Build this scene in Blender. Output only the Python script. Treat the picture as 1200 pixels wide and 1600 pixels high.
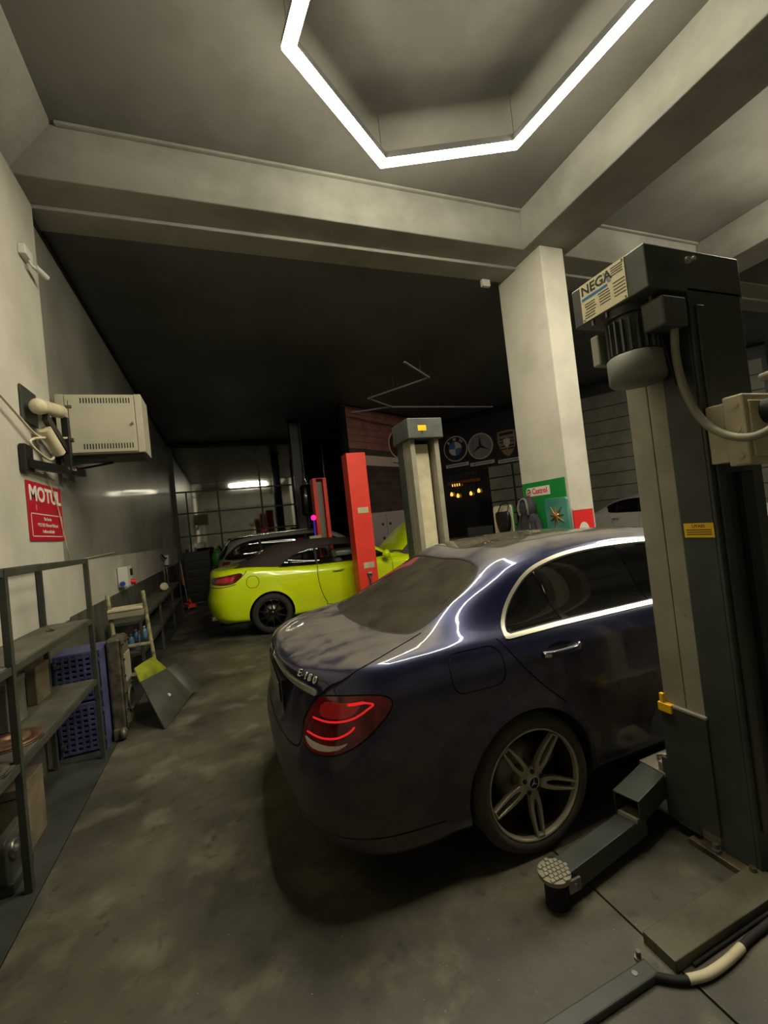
import bpy, math, random
import numpy as np
from mathutils import Vector, Matrix, Euler

for o in list(bpy.data.objects): bpy.data.objects.remove(o)
SC = bpy.context.scene
COL = SC.collection
random.seed(4)
R = math.radians

# ------------------------------------------------------------------ camera
CAM_H = 1.70
YAW, PITCH, ROLL, FPX = R(20.75), R(1.326), R(6.29), 672.0
def camera():
    fw = Vector((math.sin(YAW)*math.cos(PITCH), math.cos(YAW)*math.cos(PITCH), math.sin(PITCH)))
    rt = Vector((math.cos(YAW), -math.sin(YAW), 0)); up = rt.cross(fw)
    c, s = math.cos(ROLL), math.sin(ROLL)
    rx = rt*c - up*s; uy = rt*s + up*c
    cd = bpy.data.cameras.new('camera'); cd.sensor_fit = 'HORIZONTAL'; cd.sensor_width = 36
    cd.lens = 36*FPX/1200; cd.clip_start = .05; cd.clip_end = 120
    co = bpy.data.objects.new('camera', cd); COL.objects.link(co)
    m = Matrix((rx, uy, -fw)).transposed().to_4x4(); m.translation = (0, 0, CAM_H)
    co.matrix_world = m; SC.camera = co
camera()
# ------------------------------------------------------------------ world, exposure
W = bpy.data.worlds.new('night'); SC.world = W; W.use_nodes = True
W.node_tree.nodes['Background'].inputs[0].default_value = (.020, .021, .024, 1)
W.node_tree.nodes['Background'].inputs[1].default_value = .25
SC.view_settings.view_transform = 'Standard'
try: SC.view_settings.look = 'None'
except Exception: pass
SC.view_settings.gamma = 1; SC.view_settings.use_curve_mapping = False
SC.view_settings.exposure = 0.0
LAMP_POWER = 125.0          # emission of the hexagonal strip lamps
LAMP_COL = (1.0, .92, .70)

# ------------------------------------------------------------------ helpers
def lin(c):
    return tuple(((v/255)/12.92 if v/255 <= .04045 else (((v/255)+.055)/1.055)**2.4) for v in c)
def mk(name, col, rough=.6, metal=0., noise=None, bump=None, coat=0., spec=.5, alpha=None, emit=None, rnoise=None, coords='Object'):
    """col sRGB 0-255; noise=(scale, col2, lo, hi, detail); bump=(scale, strength)"""
    m = bpy.data.materials.new(name); m.use_nodes = True; nt = m.node_tree; b = nt.nodes['Principled BSDF']
    b.inputs['Base Color'].default_value = (*lin(col), 1); b.inputs['Roughness'].default_value = rough
    b.inputs['Metallic'].default_value = metal; b.inputs['Coat Weight'].default_value = coat
    b.inputs['Coat Roughness'].default_value = .06; b.inputs['Specular IOR Level'].default_value = spec
    tc = nt.nodes.new('ShaderNodeTexCoord')
    def ntex(sc, det=5, ro=.6):
        n = nt.nodes.new('ShaderNodeTexNoise'); n.inputs['Scale'].default_value = sc
        n.inputs['Detail'].default_value = det; n.inputs['Roughness'].default_value = ro
        nt.links.new(tc.outputs[coords], n.inputs['Vector']); return n
    def rng(src, a, b_, c, d):
        r = nt.nodes.new('ShaderNodeMapRange'); r.inputs[1].default_value = a; r.inputs[2].default_value = b_
        r.inputs[3].default_value = c; r.inputs[4].default_value = d; nt.links.new(src, r.inputs[0]); return r.outputs[0]
    if noise:
        prev = None
        for q in (noise if isinstance(noise, list) else [noise]):
            sc, c2, lo, hi = q[:4]; n = ntex(sc, q[4] if len(q) > 4 else 5)
            mx = nt.nodes.new('ShaderNodeMix'); mx.data_type = 'RGBA'
            if prev is None: mx.inputs[6].default_value = (*lin(col), 1)
            else: nt.links.new(prev, mx.inputs[6])
            mx.inputs[7].default_value = (*lin(c2), 1)
            nt.links.new(rng(n.outputs[0], lo, hi, 0, 1), mx.inputs[0]); prev = mx.outputs[2]
        nt.links.new(prev, b.inputs['Base Color'])
    if rnoise:
        n = ntex(rnoise[0]); nt.links.new(rng(n.outputs[0], .35, .65, rnoise[1], rnoise[2]), b.inputs['Roughness'])
    if bump:
        n = ntex(bump[0], 6); bp = nt.nodes.new('ShaderNodeBump'); bp.inputs['Strength'].default_value = bump[1]
        bp.inputs['Distance'].default_value = .01
        nt.links.new(n.outputs[0], bp.inputs['Height']); nt.links.new(bp.outputs[0], b.inputs['Normal'])
    if emit:
        b.inputs['Emission Color'].default_value = (*lin(emit[0]), 1); b.inputs['Emission Strength'].default_value = emit[1]
    return m
def glassmat(name, tint, clear, rough=.02, refl=1.5):
    """tinted pane: some light passes straight through, the rest is a dark glossy film"""
    m = bpy.data.materials.new(name); m.use_nodes = True; nt = m.node_tree; b = nt.nodes['Principled BSDF']
    b.inputs['Base Color'].default_value = (*lin(tint), 1); b.inputs['Roughness'].default_value = rough
    b.inputs['IOR'].default_value = refl
    t = nt.nodes.new('ShaderNodeBsdfTransparent'); t.inputs[0].default_value = (.75, .78, .75, 1)
    x = nt.nodes.new('ShaderNodeMixShader'); out = nt.nodes['Material Output']
    fr = nt.nodes.new('ShaderNodeFresnel'); fr.inputs[0].default_value = refl
    mm = nt.nodes.new('ShaderNodeMath'); mm.operation = 'MULTIPLY_ADD'; mm.inputs[1].default_value = -clear; mm.inputs[2].default_value = clear
    nt.links.new(fr.outputs[0], mm.inputs[0]); nt.links.new(mm.outputs[0], x.inputs[0])
    nt.links.new(b.outputs[0], x.inputs[1]); nt.links.new(t.outputs[0], x.inputs[2]); nt.links.new(x.outputs[0], out.inputs[0])
    return m
def emitmat(name, col, power):
    m = bpy.data.materials.new(name); m.use_nodes = True; nt = m.node_tree
    e = nt.nodes.new('ShaderNodeEmission'); e.inputs[0].default_value = (*col, 1); e.inputs[1].default_value = power
    nt.links.new(e.outputs[0], nt.nodes['Material Output'].inputs[0]); return m

class MB:
    """collects shapes for ONE mesh object"""
    def __init__(s): s.v = []; s.f = []; s.sm = []
    def add(s, v, f, smooth=False):
        n = len(s.v); s.v += [tuple(p) for p in v]; s.f += [[k+n for k in q] for q in f]; s.sm += [smooth]*len(f); return s
    def box(s, x0, x1, y0, y1, z0, z1, rot=None, about=None):
        v = [Vector((x, y, z)) for z in (z0, z1) for y in (y0, y1) for x in (x0, x1)]
        if rot is not None:
            c = Vector(about) if about is not None else Vector(((x0+x1)/2, (y0+y1)/2, (z0+z1)/2))
            v = [rot @ (p-c) + c for p in v]
        return s.add(v, [[0, 2, 3, 1], [4, 5, 7, 6], [0, 1, 5, 4], [2, 6, 7, 3], [0, 4, 6, 2], [1, 3, 7, 5]])
    def bar(s, p0, p1, w, h, up=(0, 0, 1)):
        p0 = Vector(p0); p1 = Vector(p1); d = (p1-p0).normalized(); u = Vector(up)
        if abs(d.dot(u)) > .98: u = Vector((1, 0, 0))
        a = d.cross(u).normalized()*w/2; b = d.cross(a).normalized()*h/2
        v = [p0-a-b, p0+a-b, p0+a+b, p0-a+b, p1-a-b, p1+a-b, p1+a+b, p1-a+b]
        return s.add(v, [[0, 1, 2, 3], [7, 6, 5, 4], [0, 4, 5, 1], [1, 5, 6, 2], [2, 6, 7, 3], [3, 7, 4, 0]])
    def cyl(s, p0, p1, r, n=16, r1=None, cap=True):
        p0 = Vector(p0); p1 = Vector(p1); d = (p1-p0).normalized(); r1 = r if r1 is None else r1
        u = Vector((0, 0, 1)) if abs(d.z) < .9 else Vector((1, 0, 0)); a = d.cross(u).normalized(); b = d.cross(a)
        v = []
        for p, q in ((p0, r), (p1, r1)):
            v += [p + (a*math.cos(t)+b*math.sin(t))*q for t in [2*math.pi*k/n for k in range(n)]]
        s.add(v, [[k, (k+1) % n, n+(k+1) % n, n+k] for k in range(n)], True)
        if cap: s.add(v, [list(range(n))[::-1], list(range(n, 2*n))])
        return s
    def tube(s, pts, r, n=10, smooth=8, closed=False, cap=True):
        P = [Vector(p) for p in (dense(pts, smooth, closed) if smooth else pts)]; rings = []
        N = len(P); prev = None
        for i in range(N):
            d = (P[(i+1) % N]-P[i-1]) if closed else (P[min(i+1, N-1)]-P[max(i-1, 0)])
            d.normalize()
            if prev is None: prev = d.cross(Vector((0, 0, 1)) if abs(d.z) < .9 else Vector((1, 0, 0))).normalized()
            a = (prev - d*prev.dot(d)).normalized(); prev = a; b = d.cross(a)
            rr = r(i/(N-1)) if callable(r) else r
            rings.append([P[i] + (a*math.cos(t)+b*math.sin(t))*rr for t in [2*math.pi*k/n for k in range(n)]])
        v = [p for q in rings for p in q]; f = []
        for i in range(N if closed else N-1):
            j = (i+1) % N
            f += [[i*n+k, j*n+k, j*n+(k+1) % n, i*n+(k+1) % n] for k in range(n)]
        s.add(v, f, True)
        if not closed and cap: s.add(v, [list(range(n)), list(range((N-1)*n, N*n))[::-1]])
        return s
    def lathe(s, prof, origin=(0, 0, 0), axis=(0, 0, 1), n=32, smooth=True, a0=0, a1=2*math.pi):
        o = Vector(origin); d = Vector(axis).normalized()
        u = Vector((0, 0, 1)) if abs(d.z) < .9 else Vector((1, 0, 0)); a = d.cross(u).normalized(); b = d.cross(a)
        full = abs(a1-a0) > 6.28; m = n if full else n+1
        v = []
        for (r, h) in prof:
            for k in range(m):
                t = a0+(a1-a0)*k/n; v.append(o + d*h + (a*math.cos(t)+b*math.sin(t))*r)
        f = []
        for i in range(len(prof)-1):
            for k in range(n):
                k2 = (k+1) % m; f.append([i*m+k, i*m+k2, (i+1)*m+k2, (i+1)*m+k])
        return s.add(v, f, smooth)
    def prism(s, poly, t, M=None, holes=None):
        """polygon in XY extruded along +Z by t, then matrix M"""
        n = len(poly); v = [Vector((p[0], p[1], 0)) for p in poly]+[Vector((p[0], p[1], t)) for p in poly]
        if M is not None: v = [M @ p for p in v]
        return s.add(v, [list(range(n))[::-1], list(range(n, 2*n))]+[[k, (k+1) % n, n+(k+1) % n, n+k] for k in range(n)])
    def ringprism(s, outer, inner, t, M=None, z=None):
        n = len(outer); zf = z or (lambda p: 0)
        v = []
        for q in (0, t):
            for L in (outer, inner): v += [Vector((p[0], p[1], q+zf(p))) for p in L]
        if M is not None: v = [M @ p for p in v]
        f = []
        for k in range(n):
            l = (k+1) % n
            f += [[k, n+k, n+l, l], [2*n+k, 2*n+l, 3*n+l, 3*n+k], [k, l, 2*n+l, 2*n+k], [n+k, 3*n+k, 3*n+l, n+l]]
        return s.add(v, f)
    def sheet(s, grid, t=0.0, smooth=True):
        """grid of points (rows x cols) with optional thickness"""
        Rn, Cn = len(grid), len(grid[0]); v = [Vector(p) for r in grid for p in r]
        f = [[i*Cn+j, i*Cn+j+1, (i+1)*Cn+j+1, (i+1)*Cn+j] for i in range(Rn-1) for j in range(Cn-1)]
        if not t: return s.add(v, f, smooth)
        nn = [Vector() for _ in v]
        for q in f:
            n = (v[q[1]]-v[q[0]]).cross(v[q[3]]-v[q[0]])
            for k in q: nn[k] += n
        w = [p - q.normalized()*t for p, q in zip(v, nn)]; N = len(v)
        b = [(i*Cn) for i in range(Rn)][::-1]; 
        loop = [j for j in range(Cn)] + [i*Cn+Cn-1 for i in range(1, Rn)] + [(Rn-1)*Cn+j for j in range(Cn-2, -1, -1)] + [i*Cn for i in range(Rn-2, 0, -1)]
        s.add(v+w, f+[[k+N for k in q[::-1]] for q in f], smooth)
        return s.add(v+w, [[loop[i-1], loop[i-1]+N, loop[i]+N, loop[i]] for i in range(len(loop))])
    def build(s, name, mat, parent=None, bevel=0, loc=None, rot=None, seg=2):
        me = bpy.data.meshes.new(name); me.from_pydata([tuple(p) for p in s.v], [], s.f); me.update()
        for p, q in zip(me.polygons, s.sm): p.use_smooth = q
        me.materials.append(mat)
        o = bpy.data.objects.new(name, me); COL.objects.link(o); o.parent = parent
        if loc is not None: o.location = loc
        if rot is not None: o.rotation_euler = rot
        if bevel:
            b = o.modifiers.new('bevel', 'BEVEL'); b.width = bevel; b.segments = seg; b.limit_method = 'ANGLE'; b.angle_limit = R(40)
        return o
def tag(o, label=None, cat=None, group=None, kind=None):
    if label: o['label'] = label
    if cat: o['category'] = cat
    if group: o['group'] = group
    if kind: o['kind'] = kind
    return o
def empty(name, loc=(0, 0, 0), rz=0, label=None, cat=None, group=None):
    o = bpy.data.objects.new(name, None); COL.objects.link(o); o.location = loc; o.rotation_euler = (0, 0, rz)
    o.empty_display_size = .1
    return tag(o, label, cat, group)
def struct(o): o['kind'] = 'structure'; return o
def copy_tree(o, parent=None):
    c = o.copy(); COL.objects.link(c); c.parent = parent
    for ch in list(o.children): copy_tree(ch, c)
    return c
def inst(o, parent=None, loc=None, rot=None):
    c = o.copy(); COL.objects.link(c)
    if parent is not None: c.parent = parent
    if loc is not None: c.location = loc
    if rot is not None: c.rotation_euler = rot
    return c
def text(name, s, size, mat, parent, M, ext=.001, align='CENTER', sx=1., shear=0, bold=0.):
    cu = bpy.data.curves.new(name, 'FONT'); cu.body = s; cu.size = size; cu.extrude = ext; cu.align_x = align; cu.align_y = 'CENTER'
    cu.shear = shear; cu.offset = bold; cu.resolution_u = 3
    t = bpy.data.objects.new(name, cu); COL.objects.link(t); bpy.context.view_layer.update()
    me = bpy.data.meshes.new_from_object(t.evaluated_get(bpy.context.evaluated_depsgraph_get()))
    bpy.data.objects.remove(t); bpy.data.curves.remove(cu); me.name = name
    for v in me.vertices: v.co = M @ Vector((v.co.x*sx, v.co.y, v.co.z))
    me.materials.clear(); me.materials.append(mat)
    o = bpy.data.objects.new(name, me); COL.objects.link(o); o.parent = parent; return o
def frame(origin, xdir, ydir):
    """matrix whose local X/Y lie along xdir/ydir"""
    x = Vector(xdir).normalized(); y = Vector(ydir).normalized(); z = x.cross(y)
    m = Matrix((x, y, z)).transposed().to_4x4(); m.translation = origin; return m
def circ(r, n=32, cx=0, cy=0, a0=0): return [(cx+r*math.cos(a0+2*math.pi*k/n), cy+r*math.sin(a0+2*math.pi*k/n)) for k in range(n)]
def rrect(hx, hy, r, n=5, cx=0, cy=0):
    out = []
    for (sx, sy, a) in ((1, 1, 0), (-1, 1, 90), (-1, -1, 180), (1, -1, 270)):
        for k in range(n+1):
            t = R(a+90*k/n); out.append((cx+sx*(hx-r)+r*math.cos(t), cy+sy*(hy-r)+r*math.sin(t)))
    return out
# ------------------------------------------------------------------ car surface library
def pchip(pts):
    X = np.array([p[0] for p in pts], float); Y = np.array([p[1] for p in pts], float)
    h = np.diff(X); d = np.diff(Y) / h; m = np.zeros(len(X))
    for i in range(1, len(X) - 1):
        if d[i-1] * d[i] > 0:
            w1 = 2 * h[i] + h[i-1]; w2 = h[i] + 2 * h[i-1]
            m[i] = (w1 + w2) / (w1 / d[i-1] + w2 / d[i])
    m[0] = d[0]; m[-1] = d[-1]
    def f(x):
        x = np.clip(np.asarray(x, float), X[0], X[-1])
        i = np.clip(np.searchsorted(X, x) - 1, 0, len(h) - 1)
        t = (x - X[i]) / h[i]
        return ((2*t**3-3*t**2+1) * Y[i] + (t**3-2*t**2+t) * h[i] * m[i]
                + (-2*t**3+3*t**2) * Y[i+1] + (t**3-t**2) * h[i] * m[i+1])
    return f

def dense(poly, n=6, closed=True):
    P = np.array(poly, float); N = len(P); out = []
    rng = range(N if closed else N - 1)
    for i in rng:
        if closed: a, b, c, d = P[i-1], P[i], P[(i+1) % N], P[(i+2) % N]
        else: a, b, c, d = P[max(i-1, 0)], P[i], P[i+1], P[min(i+2, N-1)]
        for k in range(n):
            t = k / n
            out.append(.5 * (2*b + (c-a)*t + (2*a-5*b+4*c-d)*t*t + (3*b-a-3*c+d)*t**3))
    if not closed: out.append(P[-1])
    return np.array(out)

def sd_poly(x, z, poly):
    P = np.array(poly, float); x = np.asarray(x, float); z = np.asarray(z, float)
    best = np.full(x.shape, 1e9); inside = np.zeros(x.shape, bool)
    for i in range(len(P)):
        ax, az = P[i-1]; bx, bz = P[i]
        ex, ez = bx - ax, bz - az; L = ex*ex + ez*ez + 1e-12
        t = np.clip(((x-ax)*ex + (z-az)*ez) / L, 0, 1)
        best = np.minimum(best, (x-ax-t*ex)**2 + (z-az-t*ez)**2)
        c = (az > z) != (bz > z)
        with np.errstate(divide='ignore', invalid='ignore'):
            xi = ax + (z-az) * ex / (ez if ez != 0 else 1e-12)
        inside ^= c & (x < xi)
    s = np.sqrt(best)
    return np.where(inside, -s, s)

def sd_line(x, z, pts):
    P = np.array(pts, float); best = np.full(np.asarray(x).shape, 1e9)
    for i in range(1, len(P)):
        ax, az = P[i-1]; bx, bz = P[i]
        ex, ez = bx-ax, bz-az; L = ex*ex+ez*ez+1e-12
        t = np.clip(((x-ax)*ex+(z-az)*ez)/L, 0, 1)
        best = np.minimum(best, (x-ax-t*ex)**2+(z-az-t*ez)**2)
    return np.sqrt(best)

def sd_rrect(x, z, cx, cz, hx, hz, r):
    qx = np.abs(x-cx)-hx+r; qz = np.abs(z-cz)-hz+r
    return np.hypot(np.maximum(qx, 0), np.maximum(qz, 0)) + np.minimum(np.maximum(qx, qz), 0) - r

class Shell:
    """a car skin lofted through longitudinal feature lines; regions are carved out of it exactly"""
    def __init__(s, lines, seg, crease=(), nR=30, nS=150, nF=24, post=None):
        K = len(lines); cols = []
        for L in lines:
            w = pchip(L['w']); z = pchip(L['z'])
            def corner(x0, a, n, sgn, cnt):
                t = np.linspace(0, 1, 900); q = np.sin(t * math.pi / 2)
                xx = x0 + sgn * a * (1 - np.maximum(1 - q**n, 0)**(1/n)); yy = w(x0 + sgn * a) * q
                if L.get('center'): yy = yy * 0
                ar = np.r_[0, np.cumsum(np.hypot(np.diff(xx), np.diff(yy)))]
                tt = np.linspace(0, ar[-1], cnt); return np.interp(tt, ar, xx), np.interp(tt, ar, q)
            xr, qr = corner(L['xr'], L.get('ar', .5), L.get('nr', 3.2), 1, nR)
            xf, qf = corner(L['xf'], L.get('af', .5), L.get('nf', 2.6), -1, nF)
            xs = np.linspace(xr[-1], xf[-1], nS + 1)[1:-1]
            x = np.r_[xr, xs, xf[::-1]]; q = np.r_[qr, np.ones(nS - 1), qf[::-1]]
            y = w(x) * q * (0 if L.get('center') else 1)
            zz = z(x) + L.get('dzr', 0) * np.r_[1 - qr**2, np.zeros(len(x) - nR)]
            cols.append(np.stack([x, y, zz], 1))
        P = np.array(cols)
        d = np.linalg.norm(np.diff(P, axis=0), axis=2)[..., None] + 1e-6
        sl = np.diff(P, axis=0) / d
        mi = np.zeros_like(P); mo = np.zeros_like(P)
        for k in range(K):
            if k == 0: mi[k] = mo[k] = sl[0]
            elif k == K - 1:
                t = sl[-1].copy(); t[:, 0] *= 0; t[:, 2] *= .15 if lines[k].get('center') else 1
                nn = np.linalg.norm(t, axis=1, keepdims=True); mi[k] = mo[k] = np.where(nn > .3, t, sl[-1])
            elif k in crease: mi[k] = sl[k-1]; mo[k] = sl[k]
            else: mi[k] = mo[k] = (sl[k-1]*d[k] + sl[k]*d[k-1]) / (d[k] + d[k-1])
        rows = []; vv = []
        for k in range(K - 1):
            n = seg[k]
            for i in range(n):
                t = i / n
                rows.append((2*t**3-3*t**2+1)*P[k] + (t**3-2*t**2+t)*d[k]*mo[k]
                            + (-2*t**3+3*t**2)*P[k+1] + (t**3-t**2)*d[k]*mi[k+1]); vv.append(k + t)
        rows.append(P[-1]); vv.append(K - 1.)
        G = np.array(rows); M, U = G.shape[:2]
        if post: G = post(G, np.array(vv))
        du = np.gradient(G, axis=1); dv = np.gradient(G, axis=0)
        Nn = np.cross(du, dv)
        if Nn[M//3, U//2, 1] < 0: Nn = -Nn; flip = True
        else: flip = False
        Nn[:, 0, 1] = 0; Nn[:, -1, 1] = 0
        if lines[-1].get('center'): Nn[-1, :, 1] = 0
        Nn /= np.linalg.norm(Nn, axis=2, keepdims=True) + 1e-9
        # plan arc length of line 4 from the rear centre
        a4 = np.r_[0, np.cumsum(np.linalg.norm(np.diff(P[min(4, K-1)][:, :2], axis=0), axis=1))]
        A = np.zeros((M, U, 3)); A[..., 0] = a4[None]; A[..., 1] = np.array(vv)[:, None]; A[..., 2] = 1
        idx = np.arange(M * U).reshape(M, U); F = []
        for i in range(M - 1):
            for j in range(U - 1):
                q = [idx[i, j], idx[i, j+1], idx[i+1, j+1], idx[i+1, j]]
                F.append([int(k) for k in (q[::-1] if flip else q)])
        V = G.reshape(-1, 3); Nn = Nn.reshape(-1, 3); A = A.reshape(-1, 3); n = len(V)
        A2 = A.copy(); A2[:, 2] = -1
        s.V = np.r_[V, V * [1, -1, 1]]; s.N = np.r_[Nn, Nn * [1, -1, 1]]; s.A = np.r_[A, A2]
        s.F = F + [[k + n for k in f[::-1]] for f in F]
        s.T = ['body'] * len(s.F); s.G = G; s.vv = np.array(vv); s.P = P
    def minmax(s, val):
        L = np.array([len(f) for f in s.F]); flat = np.fromiter((k for f in s.F for k in f), np.int64, int(L.sum()))
        off = np.r_[0, np.cumsum(L)[:-1]]; v = val[flat]
        return np.minimum.reduceat(v, off), np.maximum.reduceat(v, off)
    def grow(s, V, N, A):
        if V: s.V = np.r_[s.V, np.array(V)]; s.N = np.r_[s.N, np.array(N)]; s.A = np.r_[s.A, np.array(A)]
    def refine(s, fn, only, h):
        """split the faces near the zero line of fn until their edges are shorter than h"""
        only = set(only); val = np.abs(fn(s.V, s.A))
        lo, _ = s.minmax(val); todo = [i for i in np.nonzero(lo < .12)[0] if s.T[i] in only]
        for _ in range(5):
            nv = len(s.V); V = []; N = []; A = []; mid = {}; new = []
            def add(ks):
                k = tuple(sorted(ks))
                if k not in mid:
                    V.append(s.V[list(k)].mean(0)); n = s.N[list(k)].mean(0); N.append(n/(np.linalg.norm(n)+1e-9)); A.append(s.A[list(k)].mean(0)); mid[k] = nv+len(V)-1
                return mid[k]
            for i in todo:
                f = s.F[i]; P = s.V[f]; e = np.sqrt(((P-np.roll(P, 1, 0))**2).sum(1).max())
                if e > h and val[f].min() < e:
                    c = add(f); n = len(f); m = [add((f[q], f[(q+1) % n])) for q in range(n)]; t = s.T[i]
                    s.F[i] = [f[0], m[0], c, m[-1]]; new.append(i)
                    for q in range(1, n): s.F.append([f[q], m[q], c, m[q-1]]); s.T.append(t); new.append(len(s.F)-1)
            if not new: break
            k = len(s.V); s.grow(V, N, A); val = np.r_[val, np.abs(fn(s.V[k:], s.A[k:]))]; todo = new
    def carve(s, fn, tag, only=('body',), fine=0):
        """faces (of the tags in only) on the negative side of fn get the new tag; faces across the zero line are cut along it"""
        if fine: s.refine(fn, only, fine)
        only = set(only); val = fn(s.V, s.A); val = np.where(np.abs(val) < 2e-5, 0., val)
        lo, hi = s.minmax(val); nv = len(s.V); V = []; N = []; A = []; cut = {}
        for i in np.nonzero(lo < 0)[0]:
            t = s.T[i]
            if t not in only: continue
            if hi[i] <= 0: s.T[i] = tag; continue
            f = s.F[i]; i_, o_ = [], []
            for q in range(len(f)):
                k, l = f[q], f[(q+1) % len(f)]
                if val[k] <= 0: i_.append(k)
                if val[k] >= 0: o_.append(k)
                if val[k] * val[l] < 0:
                    e = (k, l) if k < l else (l, k)
                    if e not in cut:
                        w = val[e[0]] / (val[e[0]] - val[e[1]])
                        V.append(s.V[e[0]]*(1-w)+s.V[e[1]]*w)
                        nn = s.N[e[0]]*(1-w)+s.N[e[1]]*w; N.append(nn/(np.linalg.norm(nn)+1e-9))
                        A.append(s.A[e[0]]*(1-w)+s.A[e[1]]*w); cut[e] = nv + len(V) - 1
                    i_.append(cut[e]); o_.append(cut[e])
            if len(i_) > 2:
                if len(o_) > 2: s.F[i] = o_; s.F.append(i_); s.T.append(tag)
                else: s.F[i] = i_; s.T[i] = tag
        s.grow(V, N, A)
    def part(s, name, tags, material, parent, off=0., wall=0., xform=None, side=None, keep=None):
        tags = {tags} if isinstance(tags, str) else set(tags)
        fs = [f for f, t in zip(s.F, s.T) if t in tags and (side is None or s.A[f[0]][2]*side > 0)]
        if keep is not None: fs = [f for f in fs if keep(s.V[f].mean(0))]
        if not fs: return None
        use = sorted({k for f in fs for k in f}); mp = {k: i for i, k in enumerate(use)}
        o = off(s.V[use], s.A[use])[:, None] if callable(off) else off
        V = s.V[use] + s.N[use] * o; N = s.N[use].copy()
        F = [[mp[k] for k in f] for f in fs]; LN = [N[k] for f in F for k in f]
        if wall:
            ed = {}
            for f in F:
                for q in range(len(f)):
                    a, b = f[q], f[(q+1) % len(f)]
                    if (b, a) in ed: del ed[(b, a)]
                    else: ed[(a, b)] = 1
            keys = {}; extra = []
            def low(k):
                if k not in keys: keys[k] = len(V) + len(extra); extra.append(V[k] - N[k]*wall)
                return keys[k]
            WF = []
            for a, b in ed:
                if abs(V[a][1]) < 1e-4 and abs(V[b][1]) < 1e-4: continue
                WF.append([b, a, low(a), low(b)])
            VV = np.r_[V, np.array(extra)] if extra else V
            for f in WF:
                n = np.cross(VV[f[1]]-VV[f[0]], VV[f[2]]-VV[f[1]]); n = n/(np.linalg.norm(n)+1e-9)
                LN += [n]*4
            V = VV; F = F + WF
        if xform is not None:
            V = xform(V); R = xform(np.array(LN)) - xform(np.zeros((1, 3))); LN = R
        me = bpy.data.meshes.new(name); me.from_pydata([tuple(v) for v in V], [], F); me.update()
        for p in me.polygons: p.use_smooth = True
        LN = np.array(LN, float)
        if len(LN) == len(me.loops): me.normals_split_custom_set([tuple(n) for n in LN])
        ob = bpy.data.objects.new(name, me); COL.objects.link(ob); ob.parent = parent
        me.materials.append(material)
        return ob
# ------------------------------------------------------------------ dark blue saloon: feature lines
def saloon_lines():
    L = [
     dict(xr=-1.03, xf=3.60, w=[(-1, .74), (4, .74)], z=[(-1, .24), (4, .22)]),
     dict(xr=-1.095, xf=3.70, ar=.54, w=[(-1, .86), (0, .875), (3, .875), (4, .84)], z=[(-1.1, .27), (-.6, .215), (.2, .265), (2.6, .25), (4, .20)]),
     dict(xr=-1.15, xf=3.76, ar=.58, w=[(-1, .90), (0, .915), (3, .91), (4, .88)], z=[(-1.1, .42), (0, .42), (4, .38)]),
     dict(xr=-1.172, xf=3.78, ar=.60, w=[(-1, .915), (0, .928), (3, .92), (4, .88)], z=[(-1.1, .60), (0, .60), (4, .55)]),
     dict(xr=-1.115, xf=3.75, ar=.56, w=[(-1, .905), (0, .925), (3, .915), (4, .87)], z=[(-1.1, .78), (0, .78), (4, .68)]),
     dict(xr=-1.085, xf=3.70, ar=.52, nr=3., w=[(-1, .875), (-.5, .90), (0, .912), (3, .895), (4, .84)], z=[(-1.1, .915), (-.6, .935), (0, .955), (2.2, .93), (3.2, .84), (4, .74)]),
     dict(xr=-1.105, xf=3.60, ar=.52, nr=2.7, w=[(-1, .78), (-.6, .83), (0, .86), (1.2, .86), (2.4, .84), (3.2, .80), (4, .7)], z=[(-1.1, 1.01), (-.85, 1.03), (-.4, 1.05), (0, 1.045), (1.2, 1.035), (2.3, 1.02), (2.9, .94), (3.4, .86), (4, .78)]),
     dict(xr=-1.075, xf=3.5, ar=.50, nr=2.6, w=[(-1, .66), (-.6, .75), (-.2, .80), (.2, .81), (1.2, .81), (2.3, .78), (3, .70), (4, .6)], z=[(-1.1, 1.035), (-.85, 1.055), (-.5, 1.085), (-.2, 1.095), (.1, 1.085), (1.2, 1.07), (2.3, 1.05), (2.9, .97), (3.4, .89), (4, .80)]),
     dict(xr=-1.03, xf=3.3, ar=.5, nr=2.6, w=[(-1, .48), (-.6, .60), (-.2, .645), (.2, .64), (.6, .625), (1.2, .615), (1.7, .63), (2.2, .68), (2.7, .66), (3.2, .5)], z=[(-1.1, 1.045), (-.75, 1.07), (-.5, 1.115), (-.2, 1.225), (0, 1.30), (.2, 1.365), (.5, 1.412), (.9, 1.43), (1.3, 1.415), (1.65, 1.35), (2.0, 1.22), (2.45, 1.055), (2.9, .985), (3.3, .92)]),
     dict(xr=-.99, xf=3.2, ar=.5, nr=2.6, w=[(-1, .36), (-.6, .52), (-.2, .575), (.2, .56), (.6, .53), (1.2, .52), (1.7, .54), (2.2, .60), (2.7, .58), (3.2, .4)], z=[(-1.1, 1.05), (-.75, 1.08), (-.55, 1.115), (-.2, 1.25), (0, 1.335), (.2, 1.415), (.5, 1.462), (.9, 1.475), (1.3, 1.46), (1.65, 1.395), (2.0, 1.26), (2.45, 1.075), (2.9, 1.0), (3.3, .94)]),
     dict(xr=-.93, xf=3.1, ar=.45, center=True, w=[(-1, .1), (4, .1)], z=[(-1.1, 1.055), (-.8, 1.085), (-.62, 1.105), (-.45, 1.165), (-.2, 1.278), (0, 1.368), (.2, 1.442), (.5, 1.482), (.9, 1.49), (1.3, 1.478), (1.65, 1.42), (2.0, 1.285), (2.5, 1.09), (2.9, 1.02), (3.3, .96)]),
    ]
    return L
SALOON_SEG = [2, 4, 5, 5, 5, 5, 4, 9, 6, 10]
SALOON_CREASE = (5,)
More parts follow.
